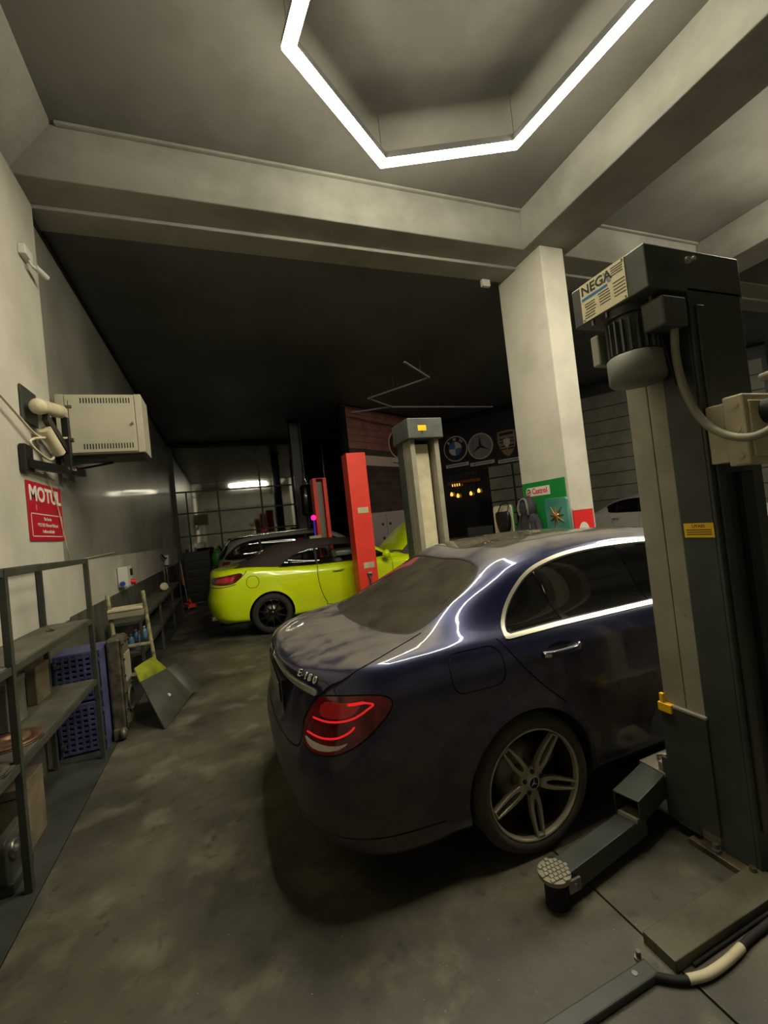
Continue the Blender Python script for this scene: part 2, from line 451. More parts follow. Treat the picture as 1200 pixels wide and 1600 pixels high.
# ------------------------------------------------------------------ shared materials
M = {}
M['concrete'] = mk('stained_concrete', (86, 82, 70), .48, noise=[(.8, (50, 48, 41), .38, .62, 9), (2.6, (122, 116, 98), .52, .80, 9), (11, (36, 35, 30), .58, .76, 6), (90, (170, 164, 146), .72, .78, 2)], bump=(30, .12), rnoise=(2.2, .36, .66))
M['strip'] = mk('dark_floor_paint', (62, 64, 60), .5, noise=(3, (46, 47, 44), .4, .6), bump=(40, .08))
M['plaster'] = mk('white_plaster', (188, 184, 172), .75, noise=(1.3, (168, 164, 152), .42, .66, 6), bump=(60, .06))
M['beam'] = mk('beam_plaster', (156, 154, 147), .8, noise=(1.6, (136, 134, 127), .42, .66, 6), bump=(50, .08))
M['greywall'] = mk('grey_gloss_wall', (142, 140, 130), .36, noise=(.9, (118, 116, 107), .4, .65), bump=(2.5, .05), coat=.25)
M['ceiling'] = mk('ceiling_plaster', (122, 120, 114), .85, noise=(.8, (106, 104, 98), .42, .6, 7), bump=(45, .07))
M['hallceil'] = mk('dark_hall_ceiling', (104, 105, 107), .42, noise=(.5, (84, 85, 87), .4, .6))
M['tile'] = mk('dark_wall_tile', (96, 93, 84), .35, noise=(2.2, (66, 64, 57), .4, .65))
M['black'] = mk('black_frame', (17, 17, 18), .45)
M['mirrorglass'] = mk('night_mirror_glass', (186, 187, 182), .04, metal=1.)
M['darkglass'] = mk('dark_door_glass', (26, 27, 30), .09, metal=0, spec=.8)
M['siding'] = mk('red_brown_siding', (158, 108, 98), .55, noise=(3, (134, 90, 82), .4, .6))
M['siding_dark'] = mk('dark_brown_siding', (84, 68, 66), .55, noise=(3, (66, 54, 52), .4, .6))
M['doorpanel'] = mk('grey_door_panel', (132, 130, 118), .5, noise=(2, (114, 112, 102), .4, .6))
M['white'] = mk('white_paint', (205, 203, 196), .5)
M['steel'] = mk('bare_steel', (150, 148, 142), .35, metal=.9, noise=(20, (96, 92, 84), .45, .65))
M['chrome'] = mk('chrome', (215, 213, 205), .10, metal=1.)
M['rubber'] = mk('black_rubber', (24, 24, 23), .75)
M['blackplastic'] = mk('black_plastic', (26, 26, 27), .5)
M['lamp'] = emitmat('lamp_diffuser', LAMP_COL, LAMP_POWER)
M['lamp2'] = emitmat('lamp_diffuser_dim', LAMP_COL, LAMP_POWER*1.5)
M['alu'] = mk('aluminium_profile', (140, 140, 138), .4, metal=.7)

# ------------------------------------------------------------------ setting
ZB, ZC, YB0, YB1, YB2 = 5.2, 5.74, 4.62, 5.0, 5.36
WX, BACK = -1.5, 16.4
fl = struct(MB().box(-1.7, 16, -5.2, 17, -.25, -.014).build('floor', M['black']))
def slab(x0, x1, y0, y1, m='concrete', z=0., name='concrete_slab'):
    return MB().box(x0, x1, y0, y1, -.014, z).build(name, M[m], fl, bevel=.004)
slab(-1.05, 1.366, -5.2, 6.2); slab(-1.05, 1.366, 6.204, 11.6); slab(-1.05, 1.366, 11.604, BACK)
for (a, b) in ((-5.2, -1.2), (-1.194, 4.4), (4.406, 8.6), (8.606, 12.6), (12.606, BACK)):
    slab(1.374, 5.2, a, b); slab(5.206, 15.9, a, b)
slab(WX, -1.056, -5.2, BACK, 'strip', .0, 'floor_strip')

wl = struct(MB().box(WX-.2, WX, -5.2, BACK+.2, 0, ZC+.16).build('wall_left', M['greywall']))
MB().box(WX, WX+.006, 5.0, BACK, 1.1, 1.64).build('wall_band', M['plaster'], wl)
tp = MB().box(WX, WX+.012, 0, .294, 0, 1.1); t0 = None
y = 1.2
while y < BACK-.3:
    if t0 is None: t0 = tp.build('wall_tile', M['tile'], wl, loc=(0, y, 0))
    else: inst(t0, wl, (random.uniform(-.002, .003), y, 0))
    y += .3
MB().box(WX, WX+.05, 1.5, 5.02, 1.09, ZB).build('wall_pilaster', M['plaster'], wl, bevel=.01)
MB().box(WX, WX+.012, 4.99, BACK, ZB-.1, ZB).build('wall_top_trim', M['black'], wl)
# back glazing of framed panes
wb = struct(MB().box(WX-.2, 16, BACK+.12, BACK+.3, 0, ZC).build('wall_back', M['black']))
gz = struct(MB().box(WX, 5.4, BACK-.02, BACK+.12, 5.05, 5.12).build('window_1', M['black']))
MB().box(WX, WX+.1, BACK-.06, BACK+.1, 0, 5.12).build('window_post', mk('grey_post', (70, 69, 64), .5), gz, bevel=.005)
cols = [-1.4, -.03, 1.46, 2.9, 3.94, 5.3]; zs = [0.02, 1.1, 1.94, 2.74, 3.49, 5.06]
for x in cols: MB().box(x-.03, x+.03, BACK-.03, BACK+.06, 0, 5.06).build('mullion', M['black'], gz)
MB().box(-1.08, -1.03, BACK-.03, BACK+.06, 0, 3.49).build('mullion', M['black'], gz)
for z in zs[:-1]: MB().box(-1.43, 5.3, BACK-.025, BACK+.06, z-.025, z+.025).build('transom', M['black'], gz)
for i in range(len(cols)-1):
    for j in range(len(zs)-1):
        xa = [(cols[i]+.03, cols[i+1]-.03)]
        if i == 0 and j < 4: xa = [(cols[0]+.03, -1.08), (-1.03, cols[1]-.03)]
        for a, b in xa:
            MB().box(a, b, BACK+.02, BACK+.03, zs[j]+.025, zs[j+1]-.025).build('pane', M['mirrorglass'], gz, rot=None)
# ceiling, beams, columns
ce = struct(MB().box(-1.7, 16, -5.2, 5.4, ZC, ZC+.16).build('ceiling', M['ceiling']))
struct(MB().box(-1.7, 16, YB2, BACK+.3, ZB, ZB+.6).build('ceiling_hall', M['hallceil']))
bm = struct(MB().box(-1.7, 16, YB0, YB1, ZB, ZC).build('trim_1', M['beam'], bevel=.012))
MB().box(-1.7, 16, YB1, YB2, ZB-.035, ZC).build('beam_step', M['beam'], bm, bevel=.012)
struct(MB().box(4.2, 4.93, -5.2, YB0, ZB, ZC).build('trim_2', M['beam'], bevel=.012))
struct(MB().box(7.8, 8.5, -5.2, YB0, ZB, ZC).build('trim_3', M['beam'], bevel=.012))
cove = [(-1.5, 5.22), (-1.13, ZC+.01), (-1.5, ZC+.01)]
struct(MB().prism(cove, 9.9, Matrix(((1, 0, 0, 0), (0, 0, 1, -5.2), (0, 1, 0, 0), (0, 0, 0, 1)))).build('trim_4', M['beam']))
MB().box(-1.10, 4.2, YB0-.05, YB0, ZC-.03, ZC).build('cornice', M['beam'], bm, bevel=.01)
MB().box(4.93, 7.8, YB0-.05, YB0, ZC-.03, ZC).build('cornice', M['beam'], bm, bevel=.01)
for x in (4.37, 7.93):
    struct(MB().box(x, x+.40, 4.50, 5.44, 0, ZB+.01).build('wall_column', M['plaster'], bevel=.012))
# rear wall of the bay with closed shutter lightened to bounce fill light, right wall
wr = struct(MB().box(-1.7, 16, -5.4, -5.2, 0, ZC).build('wall_rear', M['plaster']))
for k in range(12):
    MB().box(-1.2, 14.5, -5.2, -5.15, .02+k*.36, .02+k*.36+.352).build('shutter_slat', M['doorpanel'], wr)
struct(MB().box(15.9, 16.1, -5.2, 17, 0, ZC).build('wall_right', M['plaster']))
# oblique hall wall: red-brown cladding, then dark glass doors with emblems, then a sectional door
KX, KY = 7.78, 14.2
d1 = Vector((-.868, -.497, 0)); d2 = Vector((.588, -.809, 0))
def wallseg(name, org, d, L, z1, m, th=.12, back=None):
    n = Vector((d.y, -d.x, 0))
    if n.dot(Vector((-org[0], -org[1], 0))) < 0: n = -n      # towards the viewer
    o = Vector((org[0], org[1], 0))
    mb = MB(); v = []
    for z in (0, z1):
        for q in (o, o+d*L, o+d*L-n*th, o-n*th): v.append(q+Vector((0, 0, z)))
    mb.add(v, [[0, 1, 5, 4], [1, 2, 6, 5], [2, 3, 7, 6], [3, 0, 4, 7], [4, 5, 6, 7], [3, 2, 1, 0]])
    return struct(mb.build(name, m)), o, n
def onwall(o, d, n, a, b, z0, z1, t0, t1):
    v = []
    for z in (z0, z1):
        for (s, t) in ((a, t1), (b, t1), (b, t0), (a, t0)): v.append(o + d*s + n*t + Vector((0, 0, z)))
    return MB().add(v, [[0, 1, 5, 4], [1, 2, 6, 5], [2, 3, 7, 6], [3, 0, 4, 7], [4, 5, 6, 7], [3, 2, 1, 0]])
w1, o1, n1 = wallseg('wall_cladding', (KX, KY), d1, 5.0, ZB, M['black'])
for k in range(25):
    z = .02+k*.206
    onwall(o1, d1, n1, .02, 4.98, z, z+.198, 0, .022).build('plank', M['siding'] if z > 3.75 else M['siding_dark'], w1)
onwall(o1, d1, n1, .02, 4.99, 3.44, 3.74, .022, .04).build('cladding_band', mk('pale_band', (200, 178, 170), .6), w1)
onwall(o1, d1, n1, 4.86, 5.06, 0, 5.1, -.05, .07).build('corner_post', M['black'], w1)
w2, o2, n2 = wallseg('wall_doors', (KX, KY), d2, 9.4, ZB, M['black'])
for k in range(3):
    onwall(o2, d2, n2, .06+k*1.16, 1.16+k*1.16, .1, 3.15, 0, .02).build('door_glass', M['darkglass'], w2)
onwall(o2, d2, n2, .04, 3.6, 3.2, 5.0, 0, .03).build('fascia_panel', mk('dark_fascia', (30, 29, 31), .4), w2)
for k in range(6):
    for j in range(2):
        onwall(o2, d2, n2, 1.86+j*.87, 2.66+j*.87, .72+k*.42, 1.10+k*.42, .02, .035).build('door_panel', M['doorpanel'], w2, bevel=.006)
for k in range(12):
    onwall(o2, d2, n2, 3.7, 9.3, .03+k*.40, .415+k*.40, 0, .04).build('sectional_panel', M['doorpanel'], w2, bevel=.01)
# raised slab in the right bay
struct(MB().box(7.4, 12.2, 3.2, 10.2, 0, .24).build('floor_ramp', M['concrete'], bevel=.01))

# ------------------------------------------------------------------ hexagonal strip lamps
def hexlamp(cx, cy, z, a0, e, label, mat, wires=True, group='hexagon strip lamps'):
    root = empty('hexagon_lamp', (cx, cy, z), 0, label, 'ceiling lamp', group)
    w = .045; Ro = (e + w/math.cos(R(30))*1.0); Ri = e - w/math.cos(R(30))
    out = [(Ro*math.cos(R(a0-60*k)), Ro*math.sin(R(a0-60*k))) for k in range(6)]
    inn = [(Ri*math.cos(R(a0-60*k)), Ri*math.sin(R(a0-60*k))) for k in range(6)]
    MB().ringprism(out, inn, .030, Matrix.Translation((0, 0, -.02))).build('diffuser', mat, root)
    MB().ringprism(out, inn, .050, Matrix.Translation((0, 0, .011))).build('housing', M['alu'], root)
    Rj = Ri-.006
    jn = [(Rj*math.cos(R(a0-60*k)), Rj*math.sin(R(a0-60*k))) for k in range(6)]
    MB().ringprism(inn, jn, .065, Matrix.Translation((0, 0, -.004))).build('added_baffle', M['alu'], root)  # added ring that screens the lamp's inward light off the ceiling
    if wires:
        for k in range(6):
            p = (e*math.cos(R(a0-60*k)), e*math.sin(R(a0-60*k)), .06)
            MB().cyl(p, (p[0], p[1], ZC-z-.003), .003, 6).build('suspension_wire', M['alu'], root)
    return root
hexlamp(1.97, 2.454, 5.2, 157.4, 1.29, 'glowing hexagonal strip lamp hanging above the dark blue saloon', M['lamp'])
hexlamp(6.9, 2.0, 5.2, 157.4, .75, 'glowing hexagonal strip lamp in the bay beyond the grey lift', M['lamp2'])
# unlit zigzag profile in the hall
zz = empty('zigzag_lamp', (0, 0, 4.86), 0, 'unlit thin zigzag strip lamp hanging in the dark hall', 'ceiling lamp')
zp = [(3.74, 7.78), (4.72, 8.62), (3.76, 10.18), (4.72, 10.94), (8.1, 11.02)]
off = mk('unlit_diffuser', (150, 150, 150), .5)
for a, b in zip(zp[:-1], zp[1:]): MB().bar((*a, 0), (*b, 0), .035, .035).build('strip', off, zz)
MB().bar((4.72, 10.94, 0), (3.70, 11.45, 0), .035, .035).build('strip', off, zz)
MB().bar((3.70, 11.45, 0), (4.15, 11.75, 0), .035, .035).build('strip', off, zz)
for p in ((4.35, 8.3), (4.2, 9.5), (6.2, 10.98)): MB().cyl((*p, 0), (*p, ZB-4.863), .004, 6).build('suspension_wire', M['alu'], zz)
# ------------------------------------------------------------------ car materials
def paintmat(name, col, dust=None, metal=.55, rough=.34, coatr=.05, dustamt=(.9, .5), lowz=.62):
    m = mk(name, col, rough, metal=metal, coat=1.); nt = m.node_tree; b = nt.nodes['Principled BSDF']
    b.inputs['Coat Roughness'].default_value = coatr
    if dust:
        tc = nt.nodes['Texture Coordinate']; L = nt.links
        geo = nt.nodes.new('ShaderNodeNewGeometry'); sp = nt.nodes.new('ShaderNodeSeparateXYZ'); L.new(geo.outputs['Normal'], sp.inputs[0])
        so = nt.nodes.new('ShaderNodeSeparateXYZ'); L.new(tc.outputs['Object'], so.inputs[0])
        def rng(src, a, b_, c, d):
            r = nt.nodes.new('ShaderNodeMapRange'); r.interpolation_type = 'SMOOTHSTEP'
            for k, v in enumerate((a, b_, c, d)): r.inputs[k+1].default_value = v
            L.new(src, r.inputs[0]); return r.outputs[0]
        def mth(op, a, b_):
            n = nt.nodes.new('ShaderNodeMath'); n.operation = op
            for k, v in enumerate((a, b_)):
                if isinstance(v, float): n.inputs[k].default_value = v
                else: L.new(v, n.inputs[k])
            return n.outputs[0]
        def noi(sc, det=6):
            n = nt.nodes.new('ShaderNodeTexNoise'); n.inputs['Scale'].default_value = sc; n.inputs['Detail'].default_value = det; n.inputs['Roughness'].default_value = .65
            L.new(tc.outputs['Object'], n.inputs['Vector']); return n.outputs[0]
        up = mth('MULTIPLY', rng(sp.outputs[2], .80, .965, 0., dustamt[0]), rng(noi(7), .25, .62, .35, 1.))
        low = mth('MULTIPLY', rng(so.outputs[2], lowz+.25, lowz-.35, 0., dustamt[1]), rng(noi(4), .3, .65, .3, 1.))
        spot = rng(noi(55, 2), .70, .76, 0., .55)
        mask = mth('MAXIMUM', mth('MAXIMUM', up, low), mth('MULTIPLY', spot, .8))
        mx = nt.nodes.new('ShaderNodeMix'); mx.data_type = 'RGBA'; mx.inputs[6].default_value = (*lin(col), 1); mx.inputs[7].default_value = (*lin(dust), 1)
        L.new(mask, mx.inputs[0]); L.new(mx.outputs[2], b.inputs['Base Color'])
        L.new(rng(mask, 0, 1, rough, .75), b.inputs['Roughness']); L.new(rng(mask, 0, .8, metal, 0.), b.inputs['Metallic'])
        L.new(rng(mask, .05, .75, 1., .12), b.inputs['Coat Weight'])
    return m
def dustyglass(name, tint, dust, amt, clear=.12):
    m = glassmat(name, tint, clear); nt = m.node_tree; b = nt.nodes['Principled BSDF']; L = nt.links
    tc = nt.nodes.new('ShaderNodeTexCoord'); n = nt.nodes.new('ShaderNodeTexNoise'); n.inputs['Scale'].default_value = 6; n.inputs['Detail'].default_value = 7
    L.new(tc.outputs['Object'], n.inputs['Vector'])
    r = nt.nodes.new('ShaderNodeMapRange')
    for k, v in enumerate((.3, .7, amt*.5, amt)): r.inputs[k+1].default_value = v
    L.new(n.outputs[0], r.inputs[0])
    mx = nt.nodes.new('ShaderNodeMix'); mx.data_type = 'RGBA'; mx.inputs[6].default_value = (*lin(tint), 1); mx.inputs[7].default_value = (*lin(dust), 1)
    L.new(r.outputs[0], mx.inputs[0]); L.new(mx.outputs[2], b.inputs['Base Color'])
    return m
M['navy'] = paintmat('navy_metallic_paint', (18, 24, 62), (98, 90, 79), metal=.58, rough=.31, dustamt=(.80, .66), lowz=.90)
M['tint'] = dustyglass('tinted_car_glass', (9, 9, 9), (70, 66, 58), .08, .05)
M['tint_dusty'] = dustyglass('dusty_rear_glass', (12, 12, 11), (96, 90, 78), .55, .05)
M['glossblack'] = mk('gloss_black_trim', (12, 12, 12), .15)
M['roofglass'] = dustyglass('dusty_roof_glass', (16, 16, 15), (104, 98, 86), .8, .02)
M['gap'] = mk('shut_line_black', (6, 6, 7), .8)
M['trim'] = mk('satin_chrome_trim', (236, 230, 212), .32, metal=.85)
M['tyre'] = mk('tyre_rubber', (64, 60, 52), .8, noise=(9, (86, 80, 68), .45, .7), bump=(80, .15))
M['tyre_dark'] = mk('dark_tyre_rubber', (34, 33, 31), .8, noise=(9, (46, 44, 40), .45, .7))
M['rim'] = mk('dusty_alloy', (196, 187, 164), .42, metal=.45, noise=(6, (150, 142, 122), .42, .68))
M['rim_dark'] = mk('dark_wheel_barrel', (58, 54, 47), .5, metal=.4)
M['redlens'] = mk('red_lamp_lens', (112, 14, 18), .12, coat=1., noise=(14, (70, 8, 12), .4, .65))
M['led'] = mk('red_led_strip', (230, 30, 36), .3, emit=((255, 36, 40), .55))
M['brightlens'] = mk('bright_red_lamp_lens', (190, 40, 40), .15, coat=1.)
M['revlens'] = mk('white_lamp_lens', (196, 180, 160), .25, bump=(60, .3))
M['liner'] = mk('wheel_well_liner', (15, 15, 15), .9)
M['cabin'] = mk('dark_upholstery', (18, 17, 16), .7)
M['disc'] = mk('brake_disc_steel', (120, 114, 104), .35, metal=.9)

# ------------------------------------------------------------------ wheels
def make_wheel(parent, R0, rimR, width, spoke_fn, nsp, mt, mr, cap=True, barrel='rim_dark', tread=True):
    """axle along local +Y pointing outwards, origin in the outer face plane"""
    w = width; s = R0-rimR
    pr = [(rimR-.004, -.014), (rimR+.004, -.002), (rimR+s*.35, .005), (rimR+s*.7, -.003), (R0-.012, -.016), (R0-.002, -.034)]
    for k in range(4):
        c = -.05-(w-.1)*k/3
        pr += [(R0, c+.014), (R0, c+.005), (R0-.008, c+.003), (R0-.008, c-.003), (R0, c-.005), (R0, c-.014)] if tread else [(R0, c)]
    pr += [(R0-.01, -w+.02), (rimR+s*.4, -w), (rimR, -w+.012)]
    ty = MB().lathe(pr, axis=(0, 1, 0), n=64).build('tyre', M[mt], parent)
    MB().lathe([(rimR, -.014), (rimR-.002, -.004), (rimR-.009, -.003), (rimR-.013, -.012), (rimR-.016, -.03)], axis=(0, 1, 0), n=64).build('rim_lip', M[mr], ty)
    MB().lathe([(rimR-.016, -.03), (rimR-.026, -.07), (rimR-.03, -.2), (rimR-.01, -w+.01)], axis=(0, 1, 0), n=64).build('rim_barrel', M[barrel], ty)
    MB().lathe([(.0, -.10), (rimR*.66, -.10), (rimR*.66, -.125), (0, -.125)], axis=(0, 1, 0), n=40).build('brake_disc', M['disc'], ty)
    MB().box(-.05, .05, -.13, -.075, rimR*.38, rimR*.72).build('brake_caliper', M['rim_dark'], ty, rot=(0, R(-60), 0), bevel=.01)
    sp = spoke_fn().build('spoke', M[mr], ty, bevel=.003)
    for k in range(1, nsp):
        inst(sp, ty, rot=(0, R(360/nsp*k), 0))
    MB().lathe([(0, -.020), (.030, -.020), (.034, -.026), (.062, -.030), (.070, -.045), (.070, -.10)], axis=(0, 1, 0), n=40).build('wheel_hub', M[mr], ty)
    bo = MB().cyl((0, -.034, .0), (0, -.022, .0), .011, 8).build('wheel_bolt', M['rim_dark'], ty, loc=(.0, 0, .052))
    for k in range(1, 5):
        t = R(72*k); inst(bo, ty, (.052*math.sin(t), 0, .052*math.cos(t)))
    if cap:
        st = MB()
        for k in range(3):
            t = R(120*k); u = Vector((math.sin(t), 0, math.cos(t))); q = Vector((math.cos(t), 0, -math.sin(t)))
            st.add([q*.005+Vector((0, -.0185, 0)), u*.026+Vector((0, -.0185, 0)), -q*.005+Vector((0, -.0185, 0)), Vector((0, -.016, 0))], [[0, 1, 3], [1, 2, 3]])
        st.lathe([(.026, -.0195), (.028, -.017), (.030, -.0195)], axis=(0, 1, 0), n=24).build('star_emblem', M['chrome'], ty)
        MB().lathe([(0, -.0192), (.028, -.0192)], axis=(0, 1, 0), n=24).build('centre_cap', M['black'], ty)
    return ty
def spoke_loop(rim=.252):
    """split spoke with a slot, lying along -Z"""
    oh = pchip([(.05, .022), (.09, .030), (.13, .0325), (.19, .028), (rim, .021)]); ih = pchip([(.082, .003), (.10, .011), (.14, .0145), (.20, .014), (rim-.008, .0125)])
    ro = np.linspace(.05, rim, 14); ri = np.linspace(.082, rim-.008, 14)
    outer = [(oh(r)*1., -r) for r in ro] + [(-oh(r)*1., -r) for r in ro[::-1]]
    inner = [(ih(r)*1., -r) for r in ri] + [(-ih(r)*1., -r) for r in ri[::-1]]
    dish = lambda p: -.030+.022*min(1, max(0, (-p[1]-.05)/.2))**1.5
    m = Matrix(((1, 0, 0, 0), (0, 0, 1, -.024), (0, 1, 0, 0), (0, 0, 0, 1)))
    return MB().ringprism([(float(a), float(b)) for a, b in outer], [(float(a), float(b)) for a, b in inner], .028, m, dish)
def spoke_thin(rim=.225):
    m = Matrix(((1, 0, 0, 0), (0, 0, 1, -.045), (0, 1, 0, 0), (0, 0, 0, 1)))
    return MB().prism([(.016, -.05), (.010, -.12), (.009, -rim), (-.009, -rim), (-.010, -.12), (-.016, -.05)], .03, m)
def put_wheels(car, wheel0, xs, yo, zr):
    """wheel0 sits at the rear right; copies for the other corners"""
    k = 0
    for x in xs:
        for sd in (-1, 1):
            w = wheel0 if k == 0 else copy_tree(wheel0, car)
            w.location = (x, sd*yo, zr); w.rotation_euler = (0, 0, math.pi if sd < 0 else 0); k += 1
def well(car, x, zr, ra, yo, m='liner'):
    for sd in (-1, 1):
        mb = MB(); n = 20; prof = [(ra+.004, 0), (ra+.004, -.36), (0, -.36)]
        v = []
        for (r, h) in prof:
            for k in range(n+1):
                t = R(8+164*k/n); v.append((x+r*math.cos(t), sd*(yo+h), zr+r*math.sin(t)))
        f = [[i*(n+1)+k, i*(n+1)+k+1, (i+1)*(n+1)+k+1, (i+1)*(n+1)+k] for i in range(2) for k in range(n)]
        mb.add(v, f, True).build('wheel_well', M[m], car)
def flare(G, vv, xs, zr, ra, amt=.012):
    G = G.copy(); low = vv < 5.5
    for x in xs:
        d = np.hypot(G[..., 0]-x, G[..., 2]-zr)-ra
        G[..., 1] += np.where(low[:, None] & (G[..., 1] > .3), amt*np.exp(-(d/.05)**2), 0)
    return G
def seat(car, x, y, m='cabin', zc=.0):
    s = MB().box(x-.05, x+.45, y-.25, y+.25, .34+zc, .56+zc).build('seat', M[m], car, bevel=.05)
    MB().box(x-.14, x+.02, y-.24, y+.24, .50+zc, 1.12+zc, rot=Matrix.Rotation(R(-14), 3, 'Y')).build('backrest', M[m], s, bevel=.05)
    MB().box(x-.22, x-.12, y-.13, y+.13, 1.13+zc, 1.30+zc, rot=Matrix.Rotation(R(-10), 3, 'Y')).build('headrest', M[m], s, bevel=.04)

# ------------------------------------------------------------------ the dark blue saloon
def build_saloon():
    car = empty('saloon_car', (1.332, 2.715, 0), R(-.85), 'dusty dark blue four-door saloon parked beside the grey lift post', 'car')
    AX, WB, ZR, RA = (0, 2.939), 2.939, .336, .372
    S = Shell(saloon_lines(), SALOON_SEG, SALOON_CREASE, post=lambda G, v: flare(G, v, AX, ZR, RA))
    x = lambda V: V[:, 0]; y = lambda V: np.abs(V[:, 1]); z = lambda V: V[:, 2]
    BIG = 9.
    dom = lambda f, *conds: np.where(np.logical_and.reduce(conds), f, BIG)
    for ax in AX: S.carve(lambda V, A: dom(np.hypot(x(V)-ax, z(V)-ZR)-RA, A[:, 1] < 5.2), 'void')
    # side windows
    dlo = dense([(-.045, 1.040), (-.01, 1.105), (.06, 1.185), (.14, 1.255), (.235, 1.318), (.35, 1.362), (.52, 1.395), (.72, 1.412), (.97, 1.414), (1.30, 1.398), (1.6, 1.345), (1.9, 1.235), (2.2, 1.095), (2.30, 1.043)], 5, False)
    dlo = np.r_[dlo, [[1.2, 1.046]], [[.3, 1.046]]]
    up = lambda A: (A[:, 1] > 5.6) & (A[:, 1] < 9.0)
    sdd = lambda V: sd_poly(x(V), z(V), dlo)
    S.carve(lambda V, A: dom(sdd(V), up(A)), 'chrome')
    S.carve(lambda V, A: dom(sdd(V)+.017, up(A)), 'seal', ('chrome',))
    S.carve(lambda V, A: dom(sdd(V)+.024, up(A)), 'glass', ('seal',))
    def slant(x0, x1): return lambda V, A: np.maximum((x0+(1.06-z(V))*.22)-x(V), x(V)-(x1+(1.06-z(V))*.22))
    S.carve(slant(.362, .402), 'divider', ('glass',))
    S.carve(slant(.366, .376), 'divider_chrome', ('divider',))
    S.carve(lambda V, A: np.maximum((1.02-(z(V)-1.06)*.17)-x(V), x(V)-(1.20-(z(V)-1.06)*.17)), 'pillar', ('glass',))
    # rear window, windscreen
    rw = [(-.625, 0), (-.612, .3), (-.578, .50), (-.50, .64), (-.44, .672), (-.29, .655), (-.06, .605), (.04, .545), (.075, .45), (.095, .0)]
    rw = dense(rw + [(a, -b) for a, b in rw[-2:0:-1]], 5)
    sr = lambda V: sd_poly(x(V), V[:, 1], rw); top = lambda A: A[:, 1] > 7.2
    S.carve(lambda V, A: dom(sr(V), top(A)), 'rearseal')
    S.carve(lambda V, A: dom(sr(V)+.012, top(A)), 'rearglass', ('rearseal',))
    ws = [(1.66, 0), (1.68, .40), (1.74, .52), (2.0, .60), (2.35, .675), (2.47, .66), (2.56, .4), (2.58, 0)]
    ws = dense(ws + [(a, -b) for a, b in ws[-2:0:-1]], 5)
    S.carve(lambda V, A: dom(sd_poly(x(V), V[:, 1], ws), top(A)), 'windscreen')
    # roof seams and glass roof panel
    S.carve(lambda V, A: np.maximum(np.abs(A[:, 1]-8.62)-.05, np.maximum(.03-x(V), x(V)-1.66)), 'gap')
    S.carve(lambda V, A: dom(sd_rrect(x(V), V[:, 1], .86, 0, .62, .47, .06), top(A)), 'rearseal')
    S.carve(lambda V, A: dom(sd_rrect(x(V), V[:, 1], .86, 0, .61, .46, .055), top(A)), 'roofglass', ('rearseal',))
    S.carve(lambda V, A: dom(np.abs(x(V)-.62)-.007, top(A)), 'gap', ('roofglass',))
    # tail lamps, in perimeter-length / height coordinates
    tl = dense([(1.128, .906), (1.115, .868), (1.041, .805), (.953, .745), (.86, .708), (.778, .698), (.70, .708), (.650, .738), (.648, .795), (.69, .858), (.755, .916), (.85, .934), (1.0, .938), (1.09, .928)], 4)
    rear = lambda A: (A[:, 1] > 2.9) & (A[:, 1] < 5.7)
    S.carve(lambda V, A: dom(sd_poly(A[:, 0], z(V), tl)-.006, rear(A)), 'gap', fine=.012)
    S.carve(lambda V, A: dom(sd_poly(A[:, 0], z(V), tl), rear(A)), 'lens', ('gap',))
    for pts, wd in (([(.72, .836), (.82, .832), (.90, .840), (.96, .856), (1.02, .886), (1.045, .902), (1.0, .912)], .004), ([(.68, .772), (.78, .764), (.86, .772), (.92, .796), (.945, .816)], .004), ([(.93, .905), (1.0, .912)], .006)):
        S.carve(lambda V, A: sd_line(A[:, 0], z(V), dense(pts, 4, False))-wd, 'led', ('lens',), .006)
    S.carve(lambda V, A: sd_poly(A[:, 0], z(V), dense([(.79, .905), (.90, .912), (.985, .905), (.94, .862), (.86, .846), (.77, .852)], 4)), 'brightlens', ('lens',))
    S.carve(lambda V, A: sd_poly(A[:, 0], z(V), dense([(.665, .752), (.72, .744), (.80, .738), (.87, .742), (.915, .756), (.87, .727), (.79, .713), (.71, .720)], 4)), 'revlens', ('lens',), .008)
    # boot lid shut lines, bumper line, chrome strip
    g1 = dense([(-.43, .70), (-.494, .715), (-.694, .770), (-.80, .782), (-.87, .772), (-.93, .735), (-.985, .695)], 4, False)
    S.carve(lambda V, A: dom(sd_line(x(V), y(V), g1)-.0042, A[:, 1] > 4.9), 'gap', fine=.006)
    g2 = dense([(.755, .925), (.68, .86), (.636, .80), (.634, .735), (.60, .690), (.4, .685), (0, .685)], 4, False)
    S.carve(lambda V, A: dom(sd_line(A[:, 0], z(V), g2)-.0045, rear(A)), 'gap', fine=.006)
    cs = dense([(0, .968), (.3, .962), (.6, .948), (.735, .938)], 5, False)
    S.carve(lambda V, A: dom(sd_line(A[:, 0], z(V), cs)-.014, (A[:, 1] > 4.5) & (A[:, 1] < 6.2)), 'strip', fine=.012)
    # fuel flap, doors, bumper crease
    side = lambda A: (A[:, 1] > 1) & (A[:, 1] < 6.7)
    S.carve(lambda V, A: dom(sd_rrect(x(V), z(V), -.24, .945, .147, .091, .062), side(A), A[:, 2] < 0), 'gap', fine=.008)
    S.carve(lambda V, A: dom(sd_rrect(x(V), z(V), -.24, .945, .1415, .0855, .060), side(A), A[:, 2] < 0), 'flap', ('gap',), .006)
    for L in ([(-.085, 1.052), (-.05, 1.0), (-.005, .93), (.11, .80), (.23, .69)], [(.372, .43), (.39, .34), (.395, .27)], [(1.13, 1.045), (1.14, .6), (1.12, .27)], [(2.31, 1.043), (2.37, .75), (2.36, .27)], [(.395, .285), (1.12, .285), (2.36, .275)]):
        S.carve(lambda V, A: dom(sd_line(x(V), z(V), dense(L, 4, False))-.0035, side(A)), 'gap', fine=.006)
